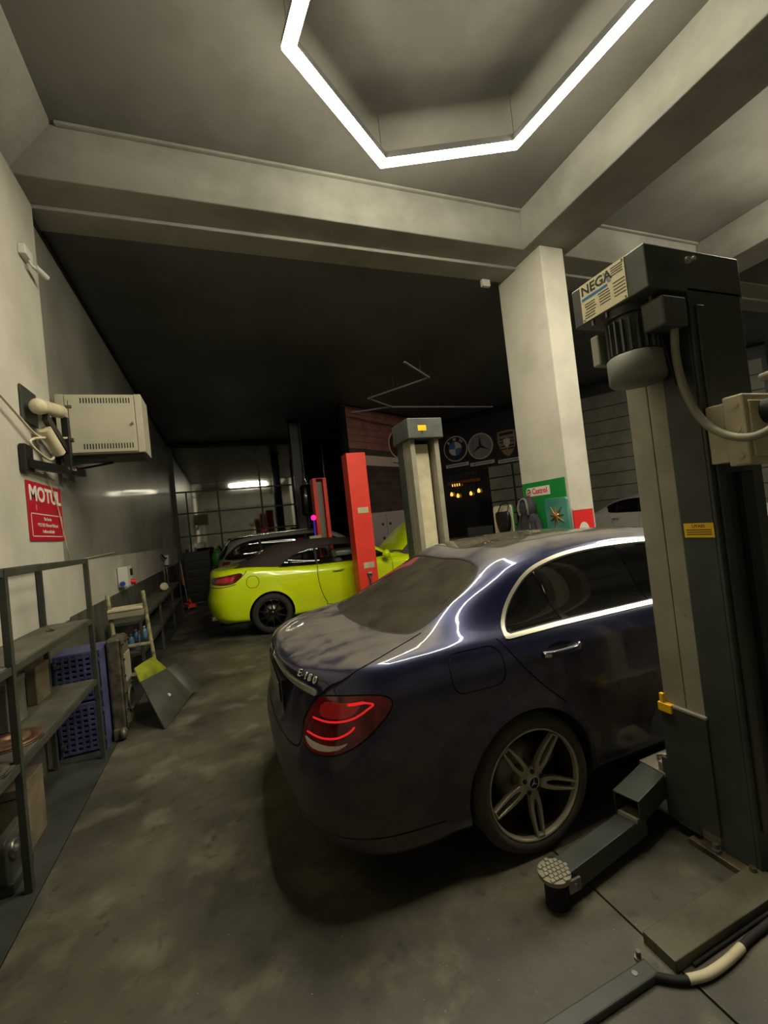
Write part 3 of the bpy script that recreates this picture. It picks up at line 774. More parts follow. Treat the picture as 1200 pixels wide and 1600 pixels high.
    S.carve(lambda V, A: dom(sd_line(A[:, 0], z(V), dense([(0, .34), (.8, .335), (1.33, .315)], 4, False))-.004, (A[:, 1] > .9) & (A[:, 1] < 3)), 'gap', fine=.006)
    # front lamps and grille (far end)
    S.carve(lambda V, A: dom(sd_poly(x(V), z(V), dense([(3.05, .86), (3.35, .82), (3.66, .72), (3.66, .62), (3.45, .64), (3.2, .74)], 4)), (A[:, 1] > 2.5) & (A[:, 1] < 7), y(V) > .38), 'headlamp')
    S.carve(lambda V, A: dom(sd_rrect(y(V), z(V), 0, .58, .34, .15, .06), x(V) > 3.5, A[:, 1] < 6), 'grille')
    P = M['navy']
    S.part('body', 'body', P, car, wall=.018)
    for sd in (-1, 1):
        S.part('window_trim', 'chrome', M['trim'], car, .005, .012, side=sd)
        S.part('window_seal', 'seal', M['rubber'], car, .001, .006, side=sd)
        S.part('pillar_panel', 'pillar', M['glossblack'], car, -.001, .004, side=sd)
        S.part('divider_panel', 'divider', M['glossblack'], car, -.001, .004, side=sd)
        S.part('window_divider', 'divider_chrome', M['trim'], car, .001, .004, side=sd)
        S.part('quarter_glass', 'glass', M['tint'], car, -.004, side=sd, keep=lambda c: c[0] < .46 - (c[2]-1.06)*.25)
        S.part('rear_door_glass', 'glass', M['tint'], car, -.004, side=sd, keep=lambda c: .46 - (c[2]-1.06)*.25 <= c[0] < 1.11)
        S.part('front_door_glass', 'glass', M['tint'], car, -.004, side=sd, keep=lambda c: c[0] >= 1.11)
        tlp = S.part('tail_lamp', 'lens', M['redlens'], car, .003, .01, side=sd)
        S.part('reflector_lens', 'brightlens', M['brightlens'], tlp, .0032, .004, side=sd)
        S.part('led_strip', 'led', M['led'], tlp, .004, .004, side=sd)
        S.part('reversing_lens', 'revlens', M['revlens'], tlp, .0035, .004, side=sd)
        S.part('headlamp', 'headlamp', M['revlens'], car, -.004, .01, side=sd)
    S.part('rear_window', 'rearglass', M['tint_dusty'], car, -.003)
    S.part('rear_window_seal', 'rearseal', M['rubber'], car, .001, .004)
    S.part('windscreen', 'windscreen', M['tint'], car, -.003)
    S.part('glass_roof', 'roofglass', M['roofglass'], car, -.002)
    S.part('fuel_flap', 'flap', P, car, .0, .006)
    S.part('shut_lines', 'gap', M['gap'], car, -.004)['kind'] = 'stuff'
    S.part('chrome_strip', 'strip', M['trim'], car, .008, .016)
    S.part('grille', 'grille', M['black'], car, -.01)
    # number plate and lettering on the boot
    MB().box(-1.124, -1.114, -.26, .26, .775, .885).build('number_plate', mk('plate_white', (128, 124, 108), .4), car, bevel=.006)
    MB().box(-1.112, -1.02, -.36, .36, .735, .925).build('plate_recess', M['black'], car)
    for k, ch in enumerate('E180'):
        t = [0, .42, .68, 1][k]; p = Vector((-1.030+.052*t, -.545-.115*t, 1.002-.014*t))
        dx = Vector((.052, -.115, 0)).normalized(); nz = Vector((-.80, -.36, .5)).normalized()
        yy = nz.cross(dx).normalized()
        text('boot_lettering', ch, .050, M['trim'], car, frame(p+nz*.004, dx, yy), .003)
    MB().lathe([(0, .006), (.012, .006), (.034, .004), (.04, .006), (.043, 0)], axis=(-.9, 0, .45), n=28, origin=(-1.112, 0, .985)).build('boot_emblem', M['chrome'], car)
    # door handles, exhaust trim, aerial
    for sd in (-1, 1):
        for hx in (.255, 1.36):
            g = MB().lathe([(0, .004), (.10, .004)], origin=(hx, sd*.902, .945), axis=(0, sd, 0), n=24)
            g.v = [(hx+(p[0]-hx)*1.0, p[1], .945+(p[2]-.945)*.42) for p in g.v]
            g.build('handle_recess', M['gap'], car)
            hd = MB().tube([(hx-.115, sd*.912, .943), (hx-.06, sd*.944, .947), (hx+.06, sd*.944, .950), (hx+.115, sd*.912, .951)], .0145, 10, 5).build('door_handle', P, car)
            MB().tube([(hx-.112, sd*.918, .940), (hx-.085, sd*.937, .942)], .0155, 8, 3).build('handle_chrome', M['chrome'], hd)
            MB().tube([(hx+.085, sd*.938, .951), (hx+.112, sd*.918, .953)], .0155, 8, 3).build('handle_chrome', M['chrome'], hd)
        MB().tube([(2.05, sd*.86, 1.06), (2.06, sd*.95, 1.075)], .022, 8, 3).build('mirror_arm', M['blackplastic'], car)
        MB().lathe([(0, -.07), (.05, -.06), (.085, -.02), (.09, .02), (.07, .05), (0, .06)], origin=(2.06, sd*1.0, 1.10), axis=(1, 0, 0), n=18).build('door_mirror', P, car)
    well(car, 0, ZR, RA, .92); well(car, WB, ZR, RA, .92)
    MB().box(-.95, 3.5, -.62, .62, .20, .26).build('underbody', M['liner'], car)
    MB().box(.45, 2.45, -.84, .84, .24, .30).build('cabin_floor', M['liner'], car)
    MB().box(-.62, .2, -.60, .60, .90, .96).build('parcel_shelf', M['cabin'], car)
    for yy in (-.37, .37): seat(car, 1.35, yy); seat(car, .42, yy)
    wh = make_wheel(car, .336, .268, .255, spoke_loop, 5, 'tyre', 'rim')
    put_wheels(car, wh, AX, .925, ZR)
    return car
build_saloon()
# ------------------------------------------------------------------ yellow-green convertible
M['lime'] = paintmat('lime_yellow_paint', (214, 236, 3), None, metal=.0, rough=.32)
M['fabric'] = mk('brown_roof_fabric', (58, 46, 42), .85, noise=(40, (44, 35, 32), .4, .6), bump=(220, .15))
M['clearglass'] = glassmat('clear_car_glass', (14, 15, 14), .72)
M['smoke'] = glassmat('smoked_car_glass', (10, 10, 10), .25)
M['blackrim'] = mk('gloss_black_alloy', (26, 26, 26), .25, metal=.5, coat=.6)
M['beige'] = mk('cream_leather', (176, 168, 156), .6)
M['engine'] = mk('engine_red_brown', (92, 44, 34), .5)
def convertible_lines():
    return [
     dict(xr=-.90, xf=3.5, w=[(-1, .74), (4, .74)], z=[(-1, .26), (4, .24)]),
     dict(xr=-.97, xf=3.6, ar=.5, w=[(-1, .84), (0, .865), (3, .865), (4, .82)], z=[(-1, .36), (-.5, .29), (.3, .25), (2.4, .24), (4, .22)]),
     dict(xr=-1.02, xf=3.66, ar=.52, w=[(-1, .88), (0, .90), (3, .90), (4, .84)], z=[(-1, .48), (0, .42), (4, .38)]),
     dict(xr=-1.04, xf=3.68, ar=.54, w=[(-1, .90), (0, .92), (3, .915), (4, .85)], z=[(-1, .65), (0, .60), (4, .55)]),
     dict(xr=-.995, xf=3.66, ar=.50, w=[(-1, .89), (0, .92), (3, .91), (4, .84)], z=[(-1, .85), (0, .80), (4, .68)]),
     dict(xr=-.975, xf=3.58, ar=.48, nr=3., w=[(-1, .86), (-.5, .89), (0, .905), (3, .89), (4, .80)], z=[(-1, 1.0), (-.4, .99), (.4, .96), (2.4, .93), (3.1, .86), (4, .74)]),
     dict(xr=-.955, xf=3.48, ar=.46, nr=2.8, w=[(-1, .78), (-.5, .83), (0, .85), (1.2, .85), (2.4, .83), (3.2, .78), (4, .7)], z=[(-1, 1.12), (-.4, 1.14), (.2, 1.08), (.9, 1.03), (2.1, 1.01), (2.7, .99), (3.2, .90), (4, .78)]),
     dict(xr=-.93, xf=3.4, ar=.46, nr=2.7, w=[(-1, .68), (-.5, .76), (0, .79), (1.2, .79), (2.3, .77), (3, .70), (4, .6)], z=[(-1, 1.15), (-.45, 1.18), (.2, 1.11), (.9, 1.055), (2.1, 1.035), (2.6, 1.02), (3.2, .93), (4, .80)]),
     dict(xr=-.88, xf=3.2, ar=.46, nr=2.6, w=[(-1, .5), (-.5, .60), (0, .64), (.6, .63), (1.4, .62), (1.8, .63), (2.4, .68), (3.2, .5)], z=[(-1, 1.16), (-.5, 1.19), (-.3, 1.23), (0, 1.32), (.35, 1.40), (.8, 1.435), (1.3, 1.425), (1.7, 1.385), (2.0, 1.27), (2.4, 1.08), (2.7, 1.04), (3.2, .95)]),
     dict(xr=-.84, xf=3.1, ar=.46, nr=2.6, w=[(-1, .36), (-.5, .50), (0, .54), (.6, .53), (1.4, .52), (1.8, .55), (2.4, .60), (3.2, .4)], z=[(-1, 1.165), (-.5, 1.195), (-.3, 1.25), (0, 1.37), (.35, 1.455), (.8, 1.485), (1.3, 1.475), (1.7, 1.435), (2.0, 1.31), (2.4, 1.10), (2.7, 1.055), (3.2, .97)]),
     dict(xr=-.80, xf=3.0, ar=.42, center=True, w=[(-1, .1), (4, .1)], z=[(-1, 1.17), (-.5, 1.2), (-.3, 1.27), (0, 1.395), (.35, 1.475), (.8, 1.505), (1.3, 1.495), (1.7, 1.455), (2.0, 1.33), (2.4, 1.12), (2.7, 1.07), (3.2, .98)]),
    ]
def build_convertible():
    car = empty('convertible_car', (.68, 8.60, 0), 0, 'bright lime yellow convertible with brown fabric roof and raised bonnet', 'car')
    AX, ZR, RA = (0, 2.695), .345, .385
    S = Shell(convertible_lines(), [2, 3, 4, 4, 4, 4, 3, 7, 4, 7], (5,), nR=24, nS=110, nF=16, post=lambda G, v: flare(G, v, AX, ZR, RA))
    x = lambda V: V[:, 0]; y = lambda V: np.abs(V[:, 1]); z = lambda V: V[:, 2]
    dom = lambda f, *c: np.where(np.logical_and.reduce(c), f, 9.)
    for ax in AX: S.carve(lambda V, A: dom(np.hypot(x(V)-ax, z(V)-ZR)-RA, A[:, 1] < 5.3), 'void')
    S.carve(lambda V, A: np.maximum(np.maximum(7.02-A[:, 1], -.43-.25*y(V)**2-x(V)), x(V)-1.70), 'roof')
    dlo = dense([(.17, 1.105), (.28, 1.19), (.45, 1.285), (.66, 1.355), (.98, 1.405), (1.35, 1.395), (1.7, 1.345), (2.0, 1.215), (2.26, 1.07), (2.30, 1.045)], 4, False)
    dlo = np.r_[dlo, [[1.2, 1.055]], [[.7, 1.07]]]
    up = lambda A: (A[:, 1] > 6.6) & (A[:, 1] < 8.9)
    for src in ('body', 'roof'):
        S.carve(lambda V, A: dom(sd_poly(x(V), z(V), dlo), up(A)), 'seal', (src,))
    S.carve(lambda V, A: dom(sd_poly(x(V), z(V), dlo)+.014, up(A)), 'glass', ('seal',))
    S.carve(lambda V, A: np.abs(x(V)-.875)-.022, 'seal', ('glass',))
    ws = [(1.76, 0), (1.78, .42), (1.84, .53), (2.1, .60), (2.34, .66), (2.44, .64), (2.50, .4), (2.52, 0)]
    ws = dense(ws+[(a, -b) for a, b in ws[-2:0:-1]], 4)
    S.carve(lambda V, A: dom(sd_poly(x(V), V[:, 1], ws), A[:, 1] > 7.2), 'windscreen')
    rwp = dense([(-.30, 0), (-.28, .30), (-.22, .40), (-.02, .38), (.03, .30), (.05, 0), (.03, -.30), (-.02, -.38), (-.22, -.40), (-.28, -.30)], 4)
    S.carve(lambda V, A: dom(sd_poly(x(V), V[:, 1], rwp), A[:, 1] > 8), 'rearglass', ('roof',))
    # bonnet: carved out and swung up about its rear edge
    S.carve(lambda V, A: np.maximum(np.maximum(2.56-x(V)+.1*y(V)**2, y(V)-.70), 5.5-A[:, 1]), 'bonnet')
    tl = dense([(-.43, 1.095), (-.50, 1.0), (-.60, .945), (-.76, .935), (-.90, .955), (-.98, .985), (-.98, 1.04), (-.80, 1.07), (-.6, 1.09)], 4)
    S.carve(lambda V, A: dom(sd_poly(x(V), z(V), tl)-.006, (A[:, 1] > 3) & (A[:, 1] < 6.1), y(V) > .52), 'gap')
    S.carve(lambda V, A: dom(sd_poly(x(V), z(V), tl), (A[:, 1] > 3) & (A[:, 1] < 6.1), y(V) > .52), 'lens', ('gap',))
    S.carve(lambda V, A: sd_poly(x(V), z(V), dense([(-.55, 1.06), (-.62, .985), (-.78, .97), (-.88, .99), (-.80, 1.04)], 4)), 'led', ('lens',))
    side = lambda A: (A[:, 1] > .9) & (A[:, 1] < 7.1)
    for L in ([(.87, 1.07), (.84, .88), (.88, .60), (.96, .40), (1.06, .33), (2.0, .33)], [(2.30, 1.04), (2.28, .7), (2.2, .33)], [(-.50, 1.0), (-.42, 1.06), (-.36, 1.13)], [(-1.05, .90), (-.75, .90), (-.55, .93)]):
        S.carve(lambda V, A: dom(sd_line(x(V), z(V), dense(L, 4, False))-.006, side(A)), 'gap', fine=.011)
    S.carve(lambda V, A: dom(np.abs(sd_rrect(x(V), z(V), -.28, .93, .10, .10, .09))-.004, side(A), A[:, 2] < 0), 'gap', fine=.008)
    S.carve(lambda V, A: dom(sd_poly(x(V), z(V), dense([(3.0, .88), (3.3, .82), (3.56, .72), (3.5, .63), (3.25, .70)], 4)), (A[:, 1] > 2.5) & (A[:, 1] < 6.5), y(V) > .4), 'headlamp')
    P = M['lime']
    S.part('body', 'body', P, car, wall=.018)
    S.part('fabric_roof', 'roof', M['fabric'], car, .006, .02)
    S.part('rear_window', 'rearglass', M['smoke'], car, -.002)
    S.part('windscreen', 'windscreen', M['clearglass'], car, -.004)
    for sd in (-1, 1):
        S.part('window_seal', 'seal', M['rubber'], car, .004, .012, side=sd)
        S.part('quarter_glass', 'glass', M['smoke'], car, -.004, side=sd, keep=lambda c: c[0] < .875)
        S.part('door_glass', 'glass', M['clearglass'], car, -.004, side=sd, keep=lambda c: c[0] > .875)
        t = S.part('tail_lamp', 'lens', M['redlens'], car, .002, .01, side=sd)
        S.part('lamp_glow', 'led', mk('bright_red_lens', (190, 36, 44), .2, coat=1.) if sd < 0 else bpy.data.materials['bright_red_lens'], t, .003, .004, side=sd)
        S.part('headlamp', 'headlamp', M['revlens'], car, -.004, .01, side=sd)
    S.part('shut_lines', 'gap', M['gap'], car, -.006)['kind'] = 'stuff'
    a = R(-52); c, s = math.cos(a), math.sin(a); H = np.array([2.52, 0, 1.07])
    rot = np.array([[c, 0, s], [0, 1, 0], [-s, 0, c]])
    S.part('bonnet', 'bonnet', P, car, .0, .02, xform=lambda V: (V-H) @ rot.T + H)
    MB().box(2.6, 3.45, -.62, .62, .45, .78).build('engine_bay', M['liner'], car)
    MB().box(2.72, 3.1, -.35, .30, .78, .93).build('engine_cover', M['engine'], car, bevel=.02)
    MB().cyl((2.62, -.45, .80), (2.62, -.45, .98), .09, 18).build('strut_tower', M['engine'], car)
    MB().tube([(3.3, -.5, .85), (3.12, -.52, 1.2), (2.95, -.50, 1.5)], .008, 8, 3).build('bonnet_stay', M['steel'], car)
    for sd in (-1, 1):
        MB().tube([(1.12, sd*.905, .925), (1.16, sd*.935, .93), (1.28, sd*.935, .932), (1.32, sd*.905, .932)], .014, 8, 4).build('door_handle', P, car)
        MB().lathe([(0, -.08), (.06, -.06), (.09, 0), (.075, .05), (0, .07)], origin=(2.16, sd*.98, 1.10), axis=(1, 0, 0), n=16).build('door_mirror', P, car)
        MB().tube([(2.18, sd*.84, 1.05), (2.16, sd*.95, 1.07)], .025, 8, 2).build('mirror_arm', M['blackplastic'], car)
        MB().cyl((-.98, sd*.55, .36), (-.85, sd*.55, .36), .045, 16).build('exhaust_tip', M['chrome'], car)
        MB().box(2.62, 2.645, sd*.918-.004, sd*.918+.004, .78, .80).build('side_repeater', M['revlens'], car)
    well(car, 0, ZR, RA, .91); well(car, 2.695, ZR, RA, .91)
    MB().box(-.85, 3.4, -.62, .62, .22, .27).build('underbody', M['liner'], car)
    MB().box(.4, 2.5, -.83, .83, .26, .32).build('cabin_floor', M['liner'], car)
    MB().box(2.25, 2.42, -.75, .75, .75, 1.0).build('dashboard', M['cabin'], car, bevel=.04)
    for yy in (-.37, .37): seat(car, 1.45, yy, 'beige'); seat(car, .6, yy, 'beige')
    wh = make_wheel(car, .345, .245, .24, spoke_thin, 10, 'tyre_dark', 'blackrim', cap=False, barrel='blackrim', tread=False)
    put_wheels(car, wh, AX, .915, ZR)
build_convertible()

# ------------------------------------------------------------------ grey estate behind it and white saloon in the right bay
M['silver'] = paintmat('silver_paint', (176, 176, 170), None, metal=.6, rough=.3)
M['whitepaint'] = paintmat('white_car_paint', (234, 232, 226), None, metal=.0, rough=.3)
def simple_lines(kind):
    e = kind == 'estate'
    r8 = ([(-1, 1.30), (-.8, 1.42), (-.5, 1.50), (0, 1.535), (.8, 1.545), (1.3, 1.52), (1.7, 1.42), (2.1, 1.22), (2.5, 1.06), (3.2, .96)] if e else
          [(-1.1, 1.05), (-.75, 1.08), (-.5, 1.12), (-.2, 1.22), (0, 1.29), (.3, 1.36), (.7, 1.40), (1.2, 1.395), (1.6, 1.33), (2.0, 1.2), (2.45, 1.05), (3.2, .93)])
    up = lambda L, d: [(a, b+d*max(0, min(1, (b-1.05)/.25))) for a, b in L]
    zr = 1.02 if e else .99
    L = [
     dict(xr=-.95, xf=3.55, w=[(-1, .74), (4, .74)], z=[(-1, .26), (4, .24)]),
     dict(xr=-1.0, xf=3.65, w=[(-1, .85), (4, .85)], z=[(-1, .30), (4, .24)]),
     dict(xr=-1.05, xf=3.70, w=[(-1, .89), (4, .87)], z=[(-1, .44), (4, .40)]),
     dict(xr=-1.06, xf=3.72, w=[(-1, .905), (4, .88)], z=[(-1, .62), (4, .56)]),
     dict(xr=-1.03, xf=3.70, w=[(-1, .90), (4, .86)], z=[(-1, .80), (4, .68)]),
     dict(xr=-1.01, xf=3.65, w=[(-1, .88), (4, .83)], z=[(-1, .93), (2.2, .93), (4, .74)]),
     dict(xr=-1.0, xf=3.55, w=[(-1, .82), (0, .845), (2.4, .83), (4, .7)], z=[(-1, zr+.02), (0, 1.03), (2.3, 1.0), (3, .92), (4, .78)]),
     dict(xr=-.99, xf=3.45, nr=3.0 if e else 2.6, w=[(-1, .74 if e else .66), (-.5, .79), (1.2, .80), (2.3, .77), (4, .6)], z=[(-1, zr+.06), (0, 1.07), (2.3, 1.03), (3, .95), (4, .80)]),
     dict(xr=-.80 if e else -.98, xf=3.2, ar=.4, nr=3.0 if e else 2.6, w=[(-1, .58 if e else .46), (-.4, .645), (.5, .63), (1.6, .62), (2.3, .67), (3.2, .5)], z=r8),
     dict(xr=-.76 if e else -.94, xf=3.1, ar=.4, nr=3.0 if e else 2.6, w=[(-1, .48 if e else .36), (-.4, .55), (.5, .53), (1.6, .53), (2.3, .6), (3.2, .4)], z=up(r8, .045)),
     dict(xr=-.70 if e else -.9, xf=3.0, ar=.36, center=True, w=[(-1, .1), (4, .1)], z=up(r8, .065)),
    ]
    return L
def build_simple(kind, loc, rz, paint, label, name):
    car = empty(name, loc, rz, label, 'car'); e = kind == 'estate'
    AX, ZR, RA = (0, 2.8), .335, .375
    S = Shell(simple_lines(kind), [2, 3, 3, 3, 3, 3, 3, 6, 3, 5], (5,), nR=20, nS=80, nF=14, post=lambda G, v: flare(G, v, AX, ZR, RA))
    x = lambda V: V[:, 0]; y = lambda V: np.abs(V[:, 1]); z = lambda V: V[:, 2]
    dom = lambda f, *c: np.where(np.logical_and.reduce(c), f, 9.)
    for ax in AX: S.carve(lambda V, A: dom(np.hypot(x(V)-ax, z(V)-ZR)-RA, A[:, 1] < 5.3), 'void')
    if e: dlo = [(-.80, 1.10), (-.70, 1.28), (-.50, 1.42), (-.1, 1.485), (.8, 1.50), (1.3, 1.475), (1.6, 1.39), (1.95, 1.22), (2.2, 1.06), (1.2, 1.06), (0, 1.08)]
    else: dlo = [(.02, 1.17), (-.06, 1.22), (.02, 1.265), (.3, 1.335), (.7, 1.375), (1.2, 1.37), (1.55, 1.30), (1.9, 1.18), (2.2, 1.05), (1.2, 1.06), (.16, 1.075)]
    dlo = dense(dlo, 4); dd = lambda A: (A[:, 1] > 6.2) & (A[:, 1] < 9)
    S.carve(lambda V, A: dom(sd_poly(x(V), z(V), dlo), dd(A)), 'seal')
    S.carve(lambda V, A: dom(sd_poly(x(V), z(V), dlo)+.016, dd(A)), 'glass', ('seal',))
    for px in ((-.02, 1.02) if e else (.34, 1.02)): S.carve(lambda V, A: np.abs(x(V)-px+(z(V)-1.06)*.12)-.03, 'seal', ('glass',))
    ws = [(1.62, 0), (1.66, .44), (1.8, .54), (2.3, .66), (2.46, .6), (2.52, 0)]
    ws = dense(ws+[(a, -b) for a, b in ws[-2:0:-1]], 4)
    S.carve(lambda V, A: dom(sd_poly(x(V), V[:, 1], ws), A[:, 1] > 7.2), 'windscreen')
    if e:
        S.carve(lambda V, A: dom(sd_rrect(V[:, 1], z(V), 0, 1.27, .56, .15, .06), A[:, 1] > 6.5, x(V) < -.55), 'windscreen')
        S.carve(lambda V, A: dom(sd_rrect(A[:, 0], z(V), .86, .93, .10, .17, .04), (A[:, 1] > 3) & (A[:, 1] < 7)), 'lens')
        S.carve(lambda V, A: np.maximum(8.62-A[:, 1], x(V)-1.6), 'blackroof')
    else:
        rw = dense([(-.62, 0), (-.56, .5), (-.42, .62), (-.05, .56), (.05, .4), (.07, 0), (.05, -.4), (-.05, -.56), (-.42, -.62), (-.56, -.5)], 4)
        S.carve(lambda V, A: dom(sd_poly(x(V), V[:, 1], rw), A[:, 1] > 7.2), 'windscreen')
        S.carve(lambda V, A: dom(sd_rrect(A[:, 0], z(V), .85, .86, .16, .07, .05), (A[:, 1] > 3) & (A[:, 1] < 6)), 'lens')
    side = lambda A: (A[:, 1] > .9) & (A[:, 1] < 7.1)
    for L in ([(.13, 1.08), (.2, .95), (.36, .70)], [(1.1, 1.05), (1.12, .3)], [(2.25, 1.04), (2.3, .3)]):
        S.carve(lambda V, A: dom(sd_line(x(V), z(V), dense(L, 4, False))-.005, side(A)), 'gap', fine=.010)
    S.part('body', 'body', M[paint], car, wall=.018)
    if e: S.part('roof_panel', 'blackroof', M['blackrim'], car, 0, .01)
    for sd in (-1, 1):
        S.part('window_seal', 'seal', M['rubber'], car, .003, .01, side=sd)
        S.part('side_glass', 'glass', M['tint'], car, -.004, side=sd)
        S.part('tail_lamp', 'lens', M['redlens'], car, .002, .01, side=sd)
        for hx in (.42, 1.4):
            MB().tube([(hx-.1, sd*.885, .92), (hx-.06, sd*.92, .925), (hx+.06, sd*.92, .927), (hx+.1, sd*.885, .927)], .013, 8, 4).build('door_handle', M['chrome'], car)
        if e: MB().tube([(-.6, sd*.60, 1.54), (-.5, sd*.60, 1.575), (1.0, sd*.59, 1.60), (1.2, sd*.59, 1.57)], .014, 8, 4).build('roof_rail', M['chrome'], car)
    S.part('screen_glass', 'windscreen', M['tint'], car, -.003)
    S.part('shut_lines', 'gap', M['gap'], car, -.006)['kind'] = 'stuff'
    if not e: MB().prism([(-.08, 0), (.08, 0), (.0, .035), (-.065, .06), (-.078, .055)], .024, frame((.15, .012, 1.39), (1, 0, 0), (0, 0, 1))).build('roof_aerial', M[paint], car, bevel=.006)
    well(car, 0, ZR, RA, .90); well(car, 2.8, ZR, RA, .90)
    MB().box(-.85, 3.4, -.62, .62, .22, .27).build('underbody', M['liner'], car)
    wh = make_wheel(car, .335, .235, .22, spoke_thin, 10, 'tyre_dark', 'rim', cap=False, tread=False)
    put_wheels(car, wh, AX, .905, ZR)
    return car
build_simple('estate', (.90, 11.75, 0), 0, 'silver', 'silver estate car with black roof parked behind the lime convertible', 'estate_car').scale = (1.09, 1.09, 1.09)
build_simple('saloon', (9.80, 8.05, .24), R(-98), 'whitepaint', 'white saloon car parked behind the plastered column in the right bay', 'saloon_car')
# ------------------------------------------------------------------ two-post lifts
M['liftgrey'] = mk('lift_green_grey', (66, 70, 65), .45, noise=(3, (52, 55, 51), .42, .65), bump=(60, .04))
M['lifttop'] = mk('lift_top_grey', (86, 89, 85), .4, noise=(5, (68, 71, 67), .42, .65))
M['lifttan'] = mk('lift_dusty_cream', (146, 141, 124), .5, noise=[(4, (128, 123, 106), .42, .65), (26, (92, 84, 68), .66, .76)])
M['ramcream'] = mk('ram_cover_cream', (222, 214, 182), .45, noise=(5, (200, 190, 156), .45, .7))
M['liftred'] = mk('lift_red', (236, 66, 52), .45, noise=(3, (222, 56, 44), .45, .7))
M['rust'] = mk('oily_brown_steel', (98, 84, 58), .5, metal=.3, noise=(12, (62, 52, 36), .42, .62), bump=(40, .1))
M['yellow'] = mk('yellow_sticker', (240, 190, 20), .5)
M['cream'] = mk('cream_plastic', (200, 190, 162), .55, noise=(5, (176, 166, 138), .45, .7))
M['print'] = mk('print_black', (24, 24, 24), .6)
M['blue'] = mk('print_blue', (30, 120, 170), .5)
def nega_post(name, x, y, rz, label, group):
    r = empty(name, (x, y, 0), rz, label, 'car lift', group)
    g = M['liftgrey']; t = M['lifttan']
    MB().box(-.17, .19, -.18, -.165, .03, 2.58).build('back_web', g, r, bevel=.004)
    for (a, b) in ((-.17, -.156), (.176, .19)): MB().box(a, b, -.165, -.02, .03, 2.58).build('column_flange', g, r, bevel=.004)
    for (a, b) in ((-.166, -.108), (.128, .186)):
        MB().box(a, b, -.02, .066, .03, 2.58).build('guide_rail', t, r, bevel=.004)
        MB().box(a+.001, b-.001, .070, .18, .03, 2.58).build('guide_rail', t, r, bevel=.004)
    MB().box(-.075, .105, .06, .085, .1, 2.52).build('ram_cover', M['ramcream'], r, bevel=.004)
    MB().cyl((-.092, .05, .1), (-.092, .05, 2.5), .010, 10).build('lift_chain', M['rust'], r)
    MB().box(-.182, .20, -.03, .195, .09, .635).build('carriage', g, r, bevel=.006)
    MB().box(-.184, .202, -.032, .197, .628, .642).build('carriage_rim', t, r, bevel=.003)
    MB().box(-.22, .24, -.235, .10, 0, .03).build('base_plate', M['rust'], r, bevel=.004)
    for (a, b) in ((-.195, -.16), (-.195, -.01), (.215, -.16), (.215, -.01)):
        MB().cyl((a, b, .03), (a, b, .042), .022, 18).cyl((a, b, .042), (a, b, .062), .014, 6).build('anchor_bolt', M['steel'], r)
    return r
near = nega_post('lift_post', 2.17, 1.42, 0, 'grey two-post lift column with motor and control box beside the blue saloon', 'columns of the grey two-post lift')
far = nega_post('lift_post', 2.17, 4.40, math.pi, 'grey lift column with cream guide rails standing behind the blue saloon', 'columns of the grey two-post lift')
# far column head
MB().box(-.20, .22, -.20, .24, 2.56, 2.78).build('column_head', M['lifttop'], far, bevel=.008)
h = MB().box(.0, .10, .2405, .242, 2.64, 2.70).build('warning_sticker', M['yellow'], far)
MB().box(.045, .06, .2422, .243, 2.615, 2.64).build('sticker_mark', M['print'], far)
# near column head with rating plate
hd = MB().box(-.41, .21, -.18, .22, 2.56, 2.75).build('motor_housing', M['lifttop'], near, bevel=.006)
P0 = MB().box(-.413, -.410, -.085, .165, 2.566, 2.748).build('rating_plate', mk('plate_cream', (226, 216, 176), .5), hd)
def platetxt(s, size, yy, zz, m, sx=1., bold=0., al='LEFT'):
    return text('plate_print', s, size, m, hd, frame((-.4135, yy, zz), (0, -1, 0), (0, 0, 1)), .0005, al, sx, 0, bold)
platetxt('NEGA', .062, .158, 2.712, M['print'], 1.05, .0012)
MB().box(-.4138, -.413, .01, .158, 2.668, 2.680).build('plate_bar', M['blue'], hd)
tri = [(-.4139, .028, 2.735), (-.4139, .018, 2.735), (-.4139, -.012, 2.682), (-.4139, .004, 2.682)]
MB().add(tri, [[0, 1, 2, 3]]).build('plate_wedge', mk('print_grey', (120, 132, 138), .5), hd)
row = MB().box(-.4138, -.413, -.03, .03, 0, .0035).build('plate_line', M['print'], hd, loc=(0, .115, 2.645))
for k, (yy, zz) in enumerate([(.115, 2.633), (.11, 2.620), (.115, 2.606), (.12, 2.593), (.12, 2.580), (.035, 2.655), (.03, 2.642), (.03, 2.629), (.03, 2.616), (.03, 2.603), (-.045, 2.730), (-.045, 2.719), (-.045, 2.708), (-.045, 2.697), (-.05, 2.66), (-.05, 2.645), (-.05, 2.63), (-.05, 2.615), (-.05, 2.60)]):
    inst(row, hd, (0, yy, zz))
for (yy, zz) in ((-.075, 2.575), (.155, 2.575), (-.075, 2.74)): MB().cyl((-.416, yy, zz), (-.41, yy, zz), .004, 8).build('plate_rivet', M['steel'], hd)
MB().cyl((-.15, -.19, 2.70), (-.15, -.165, 2.70), .016, 12).cyl((-.11, -.19, 2.712), (-.11, -.165, 2.712), .010, 10).build('cable_gland', M['trim'], hd)
